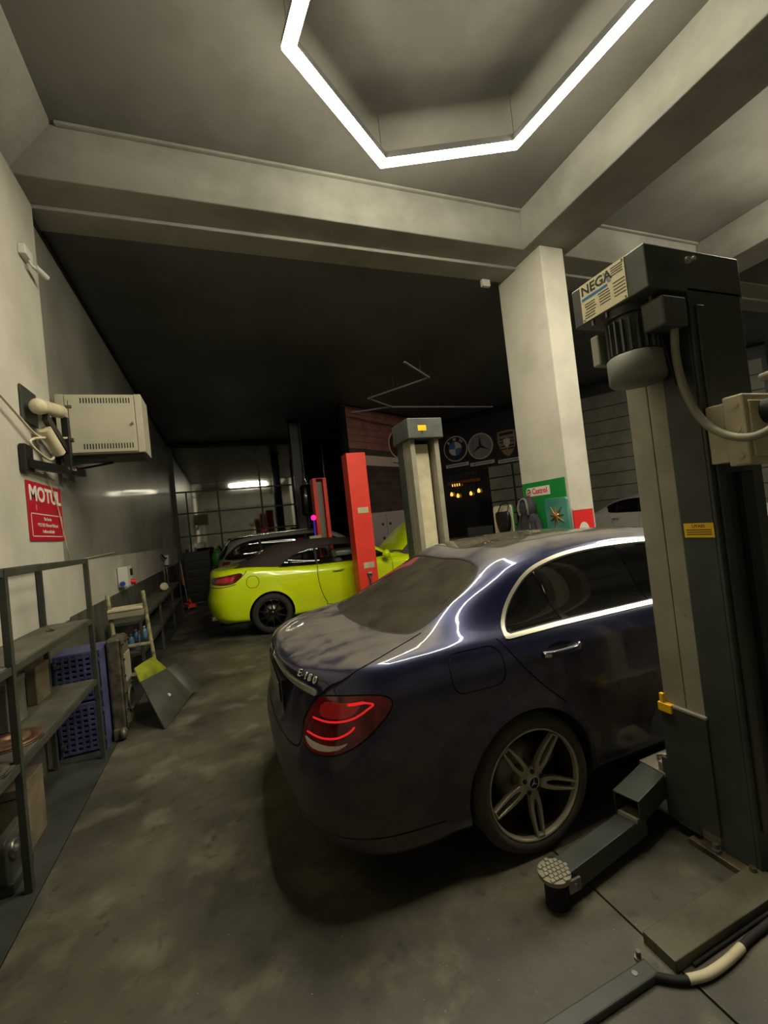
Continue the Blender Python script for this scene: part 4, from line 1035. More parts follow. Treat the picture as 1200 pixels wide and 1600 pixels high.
# motor hanging under the head
MX, MY = -.29, .01
mo = MB().cyl((MX, MY, 2.34), (MX, MY, 2.53), .088, 32).build('motor_body', M['lifttop'], near)
fin = MB().box(.084, .112, -.004, .004, 2.35, 2.50).build('cooling_fin', M['lifttop'], mo, loc=(MX, MY, 0))
for k in range(1, 22):
    inst(fin, mo, (MX, MY, 0), (0, 0, R(360/22*k)))
MB().lathe([(0, 2.205), (.055, 2.205), (.06, 2.21), (.108, 2.215), (.121, 2.23), (.121, 2.335), (.11, 2.345), (.09, 2.345)], origin=(MX, MY, 0), n=40).build('fan_cowl', mk('motor_grey', (116, 116, 106), .5), mo)
MB().cyl((MX, MY, 2.52), (MX, MY, 2.56), .11, 24).build('motor_flange', M['liftgrey'], mo)
MB().box(MX-.06, MX+.09, MY-.20, MY-.095, 2.40, 2.53).build('terminal_box', M['lifttop'], mo, bevel=.01)
MB().box(MX-.10, MX-.0, MY+.105, MY+.15, 2.34, 2.49).build('capacitor_box', mk('motor_light', (150, 148, 134), .5), mo, bevel=.008)
for (a, b) in ((-.11, .03), (-.11, .11), (-.02, -.12)): MB().cyl((MX+a, MY+b, 2.535), (MX+a, MY+b, 2.56), .009, 6).build('flange_bolt', M['steel'], mo)
# wiring and control box
MB().tube([(-.24, -.15, 2.41), (-.23, -.135, 2.28), (-.22, -.15, 2.12), (-.21, -.20, 1.98), (-.20, -.28, 1.90), (-.20, -.38, 1.875), (-.18, -.46, 1.92), (-.15, -.49, 2.02), (-.12, -.44, 2.10), (-.10, -.37, 2.11)], .0165, 12, 6).build('conduit', mk('grey_conduit', (140, 136, 116), .6), near)
MB().tube([(-.27, -.10, 2.42), (-.25, -.11, 2.30), (-.22, -.12, 2.16)], .007, 8, 5).build('motor_cable', M['rubber'], near)
cb = MB().box(-.17, .16, -.335, -.255, 1.77, 2.06).build('control_box', M['cream'], near, bevel=.008)
MB().box(-.16, .15, -.255, -.18, 1.79, 2.04).build('box_back', M['cream'], cb, bevel=.006)
MB().box(-.15, .14, -.345, -.334, 1.80, 2.03).build('box_lid', M['cream'], cb, bevel=.006)
for (yy, zz) in ((-.30, 2.02), (-.30, 1.92), (-.30, 1.81)): MB().cyl((-.174, yy, zz), (-.168, yy, zz), .016, 16).build('screw_boss', M['cream'], cb)
MB().cyl((-.05, -.385, 1.98), (-.05, -.34, 1.98), .05, 20).build('main_switch', M['blackplastic'], cb)
MB().cyl((.05, -.365, 1.84), (.05, -.34, 1.84), .02, 16).build('push_button', M['liftred'], cb)
MB().cyl((-.03, -.365, 1.84), (-.03, -.34, 1.84), .02, 16).build('push_button', M['yellow'], cb)
MB().tube([(.06, -.29, 1.77), (.05, -.29, 1.5), (.07, -.26, 1.0), (.06, -.22, .5)], .016, 10, 5).build('supply_cable', M['rubber'], near)
MB().box(-.02, .06, -.215, -.18, .3, 1.75).build('cable_duct', M['blackplastic'], near, bevel=.006)
MB().box(-.14, -.09, -.192, -.18, .2, 2.5).build('stiffener', M['liftgrey'], near, bevel=.004)
# warning sticker, latch, toe guard, arm
ws_ = MB().box(-.1735, -.1705, -.165, -.035, 1.475, 1.54).build('warning_sticker', M['yellow'], near)
text('sticker_print', 'UYARI', .02, M['print'], ws_, frame((-.1738, -.10, 1.526), (0, -1, 0), (0, 0, 1)), .0004)
for zz in (1.508, 1.498, 1.488): MB().box(-.1742, -.1735, -.155, -.045, zz, zz+.0035).build('sticker_line', M['print'], ws_)
MB().box(-.196, -.166, .125, .195, .60, .645).box(-.192, -.172, .165, .185, .645, .69).build('safety_latch', M['yellow'], near, bevel=.004)
gd = MB().prism([(-.02, .06), (.13, .06), (.13, .36), (.10, .36)], .012, frame((-.195, .08, 0), (0, 1, 0), (0, 0, 1))).build('toe_guard', M['liftgrey'], near)
def tubebeam(p0, p1, w, h, wall=.008):
    p0 = Vector(p0); p1 = Vector(p1); d = (p1-p0).normalized(); a = d.cross(Vector((0, 0, 1))).normalized(); b = a.cross(d)
    mb = MB(); O = [(-1, -1), (1, -1), (1, 1), (-1, 1)]; v = []
    for p in (p0, p1):
        for s in (1, 1-2*wall/min(w, h)): v += [p+a*(u*w/2*s)+b*(q*h/2*s) for u, q in O]
    f = []
    for k in range(4):
        l = (k+1) % 4
        f += [[k, l, 8+l, 8+k], [4+k, 12+k, 12+l, 4+l], [k, 4+k, 4+l, l], [8+k, 8+l, 12+l, 12+k]]
    return mb.add(v, f)
arm = tubebeam((-.17, .275, .215), (-.47, .205, .195), .125, .115).build('lift_arm', M['liftgrey'], near, bevel=.003)
tubebeam((-.40, .215, .105), (-.95, .14, .095), .092, .092).build('arm_extension', M['liftgrey'], arm, bevel=.003)
MB().bar((-.48, .20, .155), (-.40, .215, .145), .094, .02).build('weld_plate', M['lifttan'], arm)
MB().box(-.20, .03, .20, .345, .255, .278).build('arm_yoke', M['lifttan'], arm, bevel=.004)
MB().box(-.20, .03, .20, .345, .14, .16).build('arm_yoke', M['liftgrey'], arm, bevel=.004)
MB().cyl((-.10, .285, .12), (-.10, .285, .295), .026, 16).build('pivot_pin', M['steel'], arm)
MB().box(-.19, -.14, .19, .24, .28, .32).cyl((-.165, .215, .32), (-.165, .215, .36), .012, 10).bar((-.19, .235, .355), (-.14, .20, .355), .012, .012).build('arm_lock', M['lifttan'], arm, bevel=.003)
pad = MB().cyl((-.985, .14, .0), (-.985, .14, .118), .048, 28).build('pad_post', M['rubber'], arm)
MB().cyl((-.985, .14, .118), (-.985, .14, .135), .068, 32).build('lift_pad', M['lifttan'], pad, bevel=.004)
nub = MB().box(-.0085, .0085, -.0085, .0085, .135, .142).build('pad_stud', M['lifttan'], pad, loc=(-.985, .14, 0), bevel=.002)
for i in range(-3, 4):
    for j in range(-3, 4):
        if (i or j) and i*i+j*j <= 9: inst(nub, pad, (-.985+i*.0205+(.01 if j % 2 else 0), .14+j*.0195, 0))
MB().box(-.965, -.90, .08, .09, .07, .12).cyl((-.93, .085, .095), (-.93, .075, .095), .012, 8).build('stop_bolt', M['steel'], arm)
# floor plate, hydraulic cover and hoses
fp = tag(MB().box(1.345, 2.02, 1.155, 1.285, .0, .045).build('floor_plate', mk('dirty_plate', (88, 84, 68), .5, noise=(6, (66, 62, 50), .42, .65)), bevel=.004), 'flat grey steel floor plate running out from the lift column', 'floor plate')
hc = tag(MB().box(-.9, 1.275, 1.165, 1.225, 0, .030).build('cable_cover', M['liftgrey'], bevel=.006), 'long dark steel cable cover lying across the concrete floor', 'cable cover')
MB().cyl((1.20, 1.20, .03), (1.20, 1.20, .033), .010, 12).build('cover_screw', M['steel'], hc)
MB().cyl((1.262, 1.235, .0), (1.262, 1.235, .05), .009, 8).cyl((1.262, 1.235, .018), (1.262, 1.235, .028), .016, 6).build('anchor_bolt', M['steel'], hc)
ho = tag(MB().tube([(1.26, 1.175, .018), (1.33, 1.125, .016), (1.42, 1.10, .016), (1.56, 1.10, .016), (1.72, 1.115, .016), (2.1, 1.115, .02), (2.5, 1.08, .02)], .0125, 10, 6).build('hydraulic_hose', M['rubber']), 'black hydraulic hose with tan sleeve curling along the steel floor plate', 'hose')
MB().tube([(1.35, 1.118, .0165), (1.42, 1.10, .0165), (1.52, 1.098, .0165), (1.62, 1.106, .0165)], .0150, 10, 6).build('hose_sleeve', M['cream'], ho)
h2 = tag(MB().tube([(1.42, 1.1475, .0068), (1.5, 1.1475, .0068), (1.9, 1.1475, .0068), (2.5, 1.1475, .0068)], .0065, 8, 6).build('hydraulic_pipe', M['rubber']), 'thin black pipe lying between the hose and the floor plate', 'pipe')

# red lift behind: plain back of one column, open channel of the other
def red_post(x, y, rz, label):
    r = empty('lift_post', (x, y, 0), rz, label, 'car lift', 'columns of the red two-post lift')
    m = M['liftred']
    MB().box(-.17, .17, -.17, -.155, .02, 2.92).build('back_web', m, r, bevel=.004)
    for (a, b) in ((-.17, -.155), (.155, .17)): MB().box(a, b, -.155, .14, .02, 2.92).build('column_flange', m, r, bevel=.004)
    for (a, b) in ((-.155, -.085), (.085, .155)): MB().box(a, b, .125, .14, .02, 2.92).build('channel_lip', m, r)
    MB().box(-.07, .07, -.02, .02, .05, 2.86).build('ram_cover', mk('red_lift_ram', (128, 126, 116), .5), r)
    MB().box(-.15, .15, -.15, .10, .1, .75).build('carriage', M['blackplastic'], r, bevel=.006)
    MB().box(-.17, .17, -.17, .14, 2.92, 2.935).build('top_cap', m, r)
    MB().box(-.26, .26, -.25, .20, 0, .02).build('base_plate', m, r)
    for z in (1.94, 1.0): MB().box(-.07, .12, -.178, -.17, z-.05, z+.05).build('name_plate', M['cream'], r, bevel=.003)
    MB().box(-.02, .05, -.20, -.17, .80, .88).box(.0, .03, -.215, -.17, .62, .80).build('valve_block', M['steel'], r, bevel=.005)
    MB().cyl((-.03, -.19, .86), (.06, -.19, .86), .016, 10).build('valve_lever', M['steel'], r)
    return r
red_post(2.25, 7.17, 0, 'red lift column with two small plates in front of the lime convertible')
red_post(2.31, 10.42, math.pi, 'red lift column with open grey channel behind the lime convertible')
# ------------------------------------------------------------------ shelving and things along the left wall
M['angle'] = mk('dark_angle_iron', (62, 64, 57), .5, metal=.1, noise=(5, (47, 49, 43), .42, .65))
M['shelfboard'] = mk('grimy_shelf_board', (86, 84, 71), .6, noise=(4, (60, 58, 49), .4, .65), bump=(30, .08))
def rack(name, x0, x1, ys, levels, legz, label, boards=True, th=.018, lw=.035):
    r = empty(name, ((x0+x1)/2, ys[0], 0), 0, label, 'shelf'); ox, oy = (x0+x1)/2, ys[0]
    for y in ys:
        for x in (x0, x1): MB().box(x-ox-lw/2, x-ox+lw/2, y-oy-lw/2, y-oy+lw/2, 0, legz).build('leg', M['angle'], r, bevel=.003)
    for z, bd in levels:
        for x in (x0, x1): MB().box(x-ox-.012, x-ox+.012, -.02, ys[-1]-oy+.02, z-.04, z).build('side_rail', M['angle'], r, bevel=.002)
        for y in (ys[0], ys[-1]): MB().box(x0-ox, x1-ox, y-oy-.012, y-oy+.012, z-.04, z-.002).build('cross_rail', M['angle'], r, bevel=.002)
        if bd: MB().box(x0-ox+.01, x1-ox-.008, 0, ys[-1]-oy, z-.012, z+.004).build('shelf_board', M['shelfboard'], r, bevel=.003)
    return r
rk = rack('storage_rack', -1.425, -1.10, (1.35, 2.84, 4.30), [(1.67, False), (1.16, True), (.66, True)], 1.67, 'tall dark angle-iron rack standing nearest on the left wall')
rack('storage_rack', -1.42, -1.08, (6.3, 8.1, 9.9, 11.7), [(.80, True), (.40, True)], .80, 'long low dark angle-iron rack further along the left wall')
M['castiron'] = mk('dirty_cast_metal', (110, 104, 88), .5, metal=.5, noise=(9, (70, 64, 52), .42, .62), bump=(18, .25))
M['rustdisc'] = mk('rusty_disc', (120, 92, 72), .55, metal=.5, noise=(9, (84, 60, 46), .4, .62))
def disc(name, x, y, z, r, label, n=2, tilt=0, m='rustdisc'):
    o = empty(name, (x, y, z), 0, label, 'brake disc'); o.rotation_euler = (tilt, 0, 0)
    MB().lathe([(.03, .0), (r, 0), (r, .008), (r*.62, .008), (r*.6, .03), (.035, .034), (.03, 0)], n=40).build('rotor', M[m], o)
    MB().lathe([(r-.004, .008), (r, .012), (r, .020), (r*.63, .020), (r*.63, .012)], n=40).build('rotor_plate', M[m], o)
    return o
disc('brake_disc', -1.25, 3.16, .665, .15, 'rusty brake disc lying on the middle board of the tall rack')
disc('brake_disc', -1.24, 2.72, .665, .14, 'pale brake disc lying nearest on the middle board of the tall rack', m='castiron')
def part_box(name, x0, x1, y0, y1, z0, z1, m, label, cat, lid=True):
    o = empty(name, ((x0+x1)/2, (y0+y1)/2, z0), 0, label, cat); a, b, h = (x1-x0)/2, (y1-y0)/2, z1-z0
    MB().box(-a, a, -b, b, 0, h*.86).build('carton_body', M[m], o, bevel=.006)
    MB().box(-a-.003, a+.003, -b-.003, b+.003, h*.86, h).build('carton_lid', M[m], o, bevel=.006)
    return o
M['card'] = mk('grimy_cardboard', (112, 100, 80), .8, noise=(5, (84, 74, 58), .4, .65))
M['greycard'] = mk('grey_carton', (104, 104, 94), .75, noise=(5, (80, 80, 72), .4, .65))
part_box('parts_carton', -1.415, -1.33, 3.35, 3.62, .665, .96, 'greycard', 'grey parts carton standing upright on the middle board of the tall rack', 'box')
part_box('parts_carton', -1.415, -1.35, 3.85, 4.10, .665, .93, 'card', 'brown parts carton leaning at the far end of the tall rack', 'box')
part_box('parts_carton', -1.41, -1.22, 3.16, 3.46, .0, .40, 'card', 'brown carton standing on the floor under the tall rack', 'box')
# small bracket lying on upper board
o = empty('door_hinge', (-1.27, 3.95, 1.165), R(20), 'small dark metal hinge lying on the upper board of the tall rack', 'hinge')
MB().box(-.02, .02, -.06, .06, 0, .01).build('hinge_leaf', M['castiron'], o, bevel=.002); MB().cyl((0, -.06, .012), (0, .06, .012), .008, 10).build('hinge_pin', M['castiron'], o)
# oil pan with pulley on the floor under the rack
o = empty('timing_cover', (-1.22, 2.98, 0), 0, 'dark engine cover with pulleys on the floor under the tall rack', 'engine part')
MB().prism(rrect(.14, .12, .04), .05, frame((-.02, 0, .16), (0, 1, 0), (0, 0, 1))).build('cover_plate', M['angle'], o, bevel=.006)
MB().box(-.10, .05, -.13, .13, 0, .06).build('cover_foot', M['angle'], o, bevel=.01)
for (y, z, r_) in ((-.06, .20, .045), (.06, .12, .038), (.05, .22, .028)):
    MB().lathe([(0, .03), (r_*.4, .03), (r_*.5, .012), (r_*.85, .012), (r_, .025), (r_, 0)], origin=(.03, y, z), axis=(1, 0, 0), n=24).build('pulley', M['steel'], o)
# blue perforated crates
M['bluep'] = mk('blue_purple_plastic', (76, 76, 116), .5, noise=(6, (58, 58, 92), .42, .65))
def crate(z, label, h=.43):
    o = empty('plastic_crate', (-1.275, 4.66, z), 0, label, 'crate', 'blue perforated crates'); X, Y = .165, .19
    MB().box(-X, X, -Y+.02, Y, 0, .02).build('crate_floor', M['bluep'], o)
    # perforated front made of ribs, so the holes are real
    for k in range(7):
        x = -X+.008+k*(2*X-.016)/6
        MB().box(x-.010, x+.010, -Y, -Y+.014, .02, h-.02).build('crate_rib', M['bluep'], o, bevel=.002)
    for k in range(9):
        z_ = .03+k*(h-.07)/8
        MB().box(-X, X, -Y+.001, -Y+.013, z_-.012, z_+.012).build('crate_rib', M['bluep'], o, bevel=.002)
    MB().box(-X, X, -Y+.014, -Y+.018, .0, h).build('crate_liner', M['blackplastic'], o)
    for s in (-1, 1): MB().box(s*X-.008, s*X+.008, -Y, Y, 0, h).build('crate_side', M['bluep'], o, bevel=.003)
    MB().box(-X, X, -Y, Y, h-.025, h).build('crate_rim', M['bluep'], o, bevel=.004)
    MB().box(-X, X, Y-.01, Y, 0, h).build('crate_back', M['bluep'], o)
    for s in (-1, 1):
        for zz in (.08, h-.10): MB().box(s*X-.035*(s > 0), s*X+.035*(s < 0)+.004, -Y-.012, -Y+.004, zz, zz+.035).build('metal_clip', M['steel'], o, bevel=.004)
    return o
crate(0, 'blue perforated crate at the bottom of the stack behind the tall rack')
crate(.432, 'blue perforated crate on top of the stack behind the tall rack')
# gearbox casing standing beside
o = empty('gearbox_casing', (-1.03, 4.78, 0), 0, 'grey cast gearbox casing standing on end beside the blue crates', 'gearbox')
MB().box(-.06, .05, -.16, .16, .05, .90).build('casing', M['castiron'], o, bevel=.02)
MB().box(.05, .062, -.15, .15, .08, .88).build('casing_flange', M['castiron'], o, bevel=.004)
MB().lathe([(.11, 0), (.12, .012), (.10, .02), (.09, -.03), (0, -.03)], origin=(.062, .02, .30), axis=(1, 0, 0), n=28).build('bell_mouth', M['castiron'], o)
MB().cyl((.05, .02, .30), (.066, .02, .30), .088, 28).build('bell_opening', M['gap'], o)
MB().box(.06, .075, -.10, .12, .48, .74).build('cover_plate', M['lifttan'], o, bevel=.006)
bo = MB().cyl((.06, 0, 0), (.078, 0, 0), .012, 6).build('casing_bolt', M['steel'], o, loc=(0, -.13, .12))
for (y, z) in ((-.13, .25), (-.13, .40), (-.13, .55), (-.13, .70), (-.13, .84), (0, .85), (.13, .84), (.13, .60), (.13, .42)): inst(bo, o, (0, y, z))
MB().lathe([(.0, .02), (.03, .02), (.05, .0), (.05, -.03), (0, -.03)], origin=(.04, -.20, .06), axis=(1, 0, 0), n=20).build('output_flange', M['castiron'], o)
MB().box(-.05, .05, -.20, -.15, .0, .10).build('casing_foot', M['castiron'], o, bevel=.01)
# broken lime fender liner leaning
M['greyplastic'] = mk('scuffed_grey_plastic', (64, 64, 60), .5, noise=(6, (50, 50, 46), .4, .65))
M['limeplastic'] = mk('dull_lime_plastic', (134, 140, 36), .5, noise=(5, (108, 114, 30), .42, .65))
def patch(a, b, c, d, n=10, bulge=.05):
    a, b, c, d = map(Vector, (a, b, c, d)); nrm = (b-a).cross(d-a).normalized(); g = []
    for i in range(n+1):
        row = []
        for j in range(n+1):
            u, v = i/n, j/n
            row.append(a*(1-u)*(1-v)+b*u*(1-v)+c*u*v+d*(1-u)*v+nrm*bulge*math.sin(math.pi*u)*math.sin(math.pi*v))
        g.append(row)
    return g
o = empty('bumper_corner', (-.71, 4.9, 0), 0, 'broken bumper corner in lime and grey leaning by the gearbox casing', 'car part')
g_ = MB().sheet(patch((.03, -.31, .0), (.22, .38, .05), (-.01, .46, .36), (-.17, -.10, .42), 12, .06), .012).build('inner_face', M['greyplastic'], o)
MB().sheet(patch((-.17, -.10, .42), (-.01, .46, .36), (-.12, .42, .52), (-.23, .02, .53), 8, .03), .012).build('painted_edge', M['limeplastic'], o)
MB().sheet(patch((.22, .38, .05), (.29, .52, .08), (.08, .58, .36), (-.01, .46, .36), 6, .02), .012).build('side_flap', M['greyplastic'], o)
for p in ((.03, .0, .22), (.06, .15, .12)): MB().cyl((p[0]+.04, p[1]-.03, p[2]), (p[0]+.02, p[1], p[2]), .012, 12).build('clip', M['white'], o)
# old stepladder frame behind
M['paintedtube'] = mk('paint_splashed_tube', (150, 144, 112), .5, noise=(14, (96, 92, 70), .45, .62))
o = empty('step_ladder', (-1.08, 5.75, 0), 0, 'paint-splashed pale tubular step ladder standing behind the gearbox casing', 'ladder')
for (x, y0, y1) in ((-.20, -.05, -.22), (.16, -.08, -.18)):
    MB().tube([(x+.10, y1, 0), (x+.04, y0-.05, .7), (x, y0, 1.22)], .022, 12, 4).build('ladder_leg', M['paintedtube'], o)
    MB().tube([(x+.04, .20, 0), (x, .02, 1.0)], .016, 10, 2).build('ladder_stay', M['paintedtube'], o)
MB().box(-.20, .15, -.14, .12, 1.02, 1.055).build('ladder_platform', M['cream'], o, bevel=.01)
MB().box(-.20, .16, -.13, -.10, .95, 1.02).build('platform_apron', M['lifttan'], o, bevel=.006)
for z in (.30, .62): MB().box(-.14, .20, -.20, -.10, z, z+.02).build('ladder_tread', M['paintedtube'], o, bevel=.004)
# bottles and bits on the low rack
M['bluebottle'] = mk('pale_blue_plastic', (96, 140, 172), .3, noise=(20, (60, 96, 130), .4, .6))
def bottle(x, y, z, label, m='bluebottle', h=.2, r=.04):
    o = empty('plastic_bottle', (x, y, z), 0, label, 'bottle', 'bottles on the low rack')
    MB().lathe([(0, 0), (r, 0), (r, h*.62), (r*.8, h*.76), (r*.35, h*.86), (r*.35, h*.93)], n=20).build('bottle_body', M[m], o)
    MB().cyl((0, 0, h*.93), (0, 0, h), r*.42, 14).build('bottle_cap', M['white'], o)
for k, q in enumerate(('nearest', 'second', 'third', 'farthest')): bottle(-1.24+.08*(k % 2), 6.5+.16*k, .408, 'pale blue plastic bottle on the low rack, %s of the four' % q)
o = empty('air_gauge', (-1.2, 9.75, .807), 0, 'round pale tyre gauge lying on the top board of the low rack', 'gauge')
MB().lathe([(0, .03), (.07, .03), (.08, .02), (.08, -.02), (0, -.02)], origin=(0, 0, .085), axis=(.5, -.8, .2), n=28).build('gauge_dial', M['cream'], o)
MB().tube([(0, 0, .004), (.05, .08, .01), (.0, .2, .01), (-.08, .15, .01), (-.05, .05, .01)], .008, 8, 5).build('gauge_hose', M['rubber'], o)
o = empty('jack_stand', (-1.22, 10.2, .807), 0, 'slim bright steel tube stand on the low rack', 'stand')
for dx in (0, .05): MB().cyl((dx, dx, 0), (dx, dx, .46), .016, 12).build('stand_tube', M['chrome'], o)
MB().box(-.05, .10, -.05, .12, 0, .012).build('stand_foot', M['steel'], o)
# trolley jack and tall dark cabinet at the far end
o = empty('trolley_jack', (-.98, 12.45, 0), R(20), 'red and silver trolley jack standing upright at the end of the low rack', 'jack')
MB().box(-.09, .09, -.25, .25, .05, .14).build('jack_frame', M['liftred'], o, bevel=.01)
MB().cyl((0, .1, .10), (-.06, .24, 1.25), .018, 12).build('jack_handle', M['steel'], o)
MB().cyl((-.04, .19, .62), (-.05, .22, .95), .026, 12).build('handle_grip', M['liftred'], o)
for s in (-1, 1):
    for y in (-.2, .2): MB().cyl((s*.075, y, .05), (s*.11, y, .05), .05, 18).build('jack_wheel', M['castiron'], o)
MB().bar((0, -.2, .12), (.02, .05, .24), .05, .03).build('jack_arm', M['liftred'], o)
o = empty('tool_cabinet', (-.72, 13.1, 0), 0, 'tall black tool cabinet beside the silver estate car', 'cabinet')
MB().box(-.34, .34, -.28, .28, .10, 1.46).build('cabinet_body', M['black'], o, bevel=.015)
for k in range(6):
    d = MB().box(-.31, .31, -.295, -.28, .14+k*.215, .14+k*.215+.20).build('drawer', M['black'], o, bevel=.006)
    MB().box(-.26, .26, -.315, -.295, .29+k*.215, .305+k*.215).build('drawer_handle', M['angle'], d)
for s in (-1, 1):
    for y in (-.2, .2): MB().cyl((s*.26-.02, y, .05), (s*.26+.02, y, .05), .05, 16).build('castor', M['rubber'], o)
M['green'] = mk('green_plastic', (60, 128, 60), .5)
o = empty('plastic_canister', (-.19, 13.1, 1.0), 0, 'green plastic canister on the trolley beside the black tool cabinet', 'canister')
MB().lathe([(0, 0), (.15, 0), (.16, .02), (.16, .30), (.10, .38), (.05, .40), (.05, .44), (0, .44)], n=24).build('canister_body', M['green'], o)
MB().tube([(-.08, 0, .38), (-.06, 0, .46), (.06, 0, .46), (.08, 0, .38)], .014, 8, 4).build('canister_handle', M['green'], o)
o = empty('tool_trolley', (-.10, 13.1, 0), 0, 'low dark trolley carrying the green canister and rag heap', 'trolley')
MB().box(-.26, .36, -.25, .25, .95, 1.0).build('trolley_top', M['angle'], o, bevel=.01)
MB().box(-.26, .36, -.25, .25, .25, .29).build('trolley_shelf', M['angle'], o, bevel=.01)
for x in (-.24, .34):
    for y in (-.23, .23): MB().box(x-.02, x+.02, y-.02, y+.02, 0, .95).build('trolley_leg', M['angle'], o)
o = empty('rag_heap', (.13, 13.1, 1.0), 0, 'crumpled white rag heaped on the dark trolley', 'rag')
g = []
for i in range(13):
    row = []
    for j in range(13):
        u, v = (i/12-.5), (j/12-.5); h = max(0, 1-(u*u+v*v)*4.0)
        row.append((u*.27, v*.27, .004+.42*h*(.75+.25*math.sin(9*u+3)*math.cos(11*v))+.01*random.random()))
    g.append(row)
MB().sheet(g, .004).build('rag_cloth', M['white'], o)

# ------------------------------------------------------------------ on the left wall
M['cab'] = mk('beige_cabinet_steel', (176, 172, 152), .45, noise=(2, (162, 158, 138), .4, .65))
o = empty('network_cabinet', (-1.0, 5.30, 2.72), 0, 'beige steel network cabinet with vent slots fixed to the left wall', 'cabinet')
MB().box(-.44, .325, -.18, .22, 0, .615).build('cabinet_body', M['cab'], o, bevel=.006)
dr = MB().box(-.36, .255, -.192, -.18, .012, .603).build('cabinet_door', M['cab'], o, bevel=.004)
MB().box(-.44, -.365, -.190, -.18, .0, .615).build('frame_stile', M['cab'], o, bevel=.003)
MB().box(.262, .325, -.190, -.18, .0, .615).build('frame_stile', M['cab'], o, bevel=.003)
sl = MB().box(-.005, .005, -.1935, -.191, 0, .055).build('vent_slot', M['gap'], dr, loc=(-.22, 0, .52))
for k in range(1, 18): inst(sl, dr, (-.22+k*.0255, 0, .52))
for k in range(18): inst(sl, dr, (-.22+k*.0255, 0, .045))
for z in (.13, .47): MB().box(-.352, -.30, -.197, -.191, z, z+.03).build('door_hinge', M['castiron'], dr)
MB().box(-.332, -.328, -.194, -.191, .06, .55).build('hinge_seam', M['gap'], dr)
MB().cyl((.225, -.205, .30), (.225, -.19, .30), .014, 14).bar((.225, -.207, .285), (.232, -.207, .318), .008, .006).build('door_lock', M['steel'], dr)
o2_ = empty('wall_bracket', (-1.0, 5.3, 2.62), 0, 'dark steel shelf bracket under the beige network cabinet', 'bracket')
MB().box(-.44, .30, -.12, .22, .07, .098).build('bracket_plate', M['angle'], o2_, bevel=.003)
for y in (-.10, .18): MB().bar((-.44, y, .0), (-.05, y, .065), .03, .02).build('bracket_brace', M['black'], o2_)
MB().box(-.45, -.435, -.12, .22, -.12, .09).build('bracket_wall_plate', M['angle'], o2_)
# articulated hose motor
o = empty('hose_reel_motor', (-1.444, 4.62, 2.42), 0, 'cream motor on a black folding wall arm beside the network cabinet', 'motor')
MB().box(0, .015, -.34, -.02, .44, .74).build('wall_plate', M['angle'], o, bevel=.004)
MB().cyl((.11, -.28, .565), (.11, .24, .665), .062, 24).build('motor_body', M['cream'], o)
MB().lathe([(0, .05), (.045, .045), (.066, .015), (.066, -.02), (0, -.02)], origin=(.11, -.29, .56), axis=(0, -.98, -.18), n=24).build('motor_cap', M['cream'], o)
MB().bar((.12, -.20, .50), (.12, .30, .30), .04, .075).build('fold_arm', M['black'], o)
MB().cyl((.10, -.16, .40), (.14, .02, .22), .048, 20).build('gas_strut', M['cream'], o)
MB().box(.10, .16, .27, .33, .12, .62).build('upright', M['black'], o, bevel=.006)
MB().bar((.04, -.42, .06), (.16, .62, .12), .05, .07).build('base_arm', M['black'], o)
MB().box(0, .05, -.45, -.30, .0, .22).build('base_joint', M['black'], o, bevel=.01)
for p in ((.14, .30, .12), (.14, .30, .40)): MB().cyl((p[0], p[1], p[2]), (p[0]+.05, p[1], p[2]), .022, 12).build('joint_bolt', M['chrome'], o)
MB().tube([(.05, -.85, .50), (.05, -.62, .44), (.06, -.30, .34), (.09, -.06, .30), (.10, -.0, .19), (.10, -.16, .14), (.07, -.40, .22), (.08, -.30, .29), (.12, .20, .40), (.14, .28, .42)], .011, 8, 6).build('power_cable', M['cream'], o)
tag(MB().tube([(-1.44, 4.68, 2.50), (-1.425, 4.86, 2.20), (-1.425, 4.96, 1.96), (-1.43, 5.06, 1.76), (-1.47, 5.3, 1.645), (-1.475, 5.8, 1.66), (-1.485, 7.2, 1.69)], .005, 8, 6).build('wall_cable', M['cream']), 'thin cream cable drooping past the red sign along the left wall', 'cable')
# red sign
M['signred'] = mk('sign_red', (172, 14, 36), .45)
o = empty('advertising_sign', (-1.447, 4.64, 1.86), 0, 'red rectangular oil brand sign with white lettering on the left wall', 'sign')
MB().box(0, .010, -.39, .39, 0, .50).build('sign_panel', M['signred'], o, bevel=.002)
F_ = lambda y, z: frame((.011, y, z), (0, 1, 0), (0, 0, 1))
text('sign_lettering', 'MOTUL', .175, M['white'], o, F_(-.0, .395), .001, 'CENTER', 1.22, 0, .006)
for (a, b, c, d) in ((-.355, .355, .225, .233), (-.355, .355, .035, .043), (-.355, -.347, .035, .233), (.347, .355, .035, .233)): MB().box(.010, .012, a, b, c, d).build('sign_border', M['white'], o)
for s_, z in (('Bu Servis', .19), ('MOTUL Hizmet Noktasi', .135), ('kullanmaktadir', .08)): text('sign_lettering', s_, .044, M['white'], o, F_(0, z), .001, 'CENTER', 1.05)
MB().box(.010, .012, -.235, -.232, .26, .31).build('sign_scratch', M['white'], o)
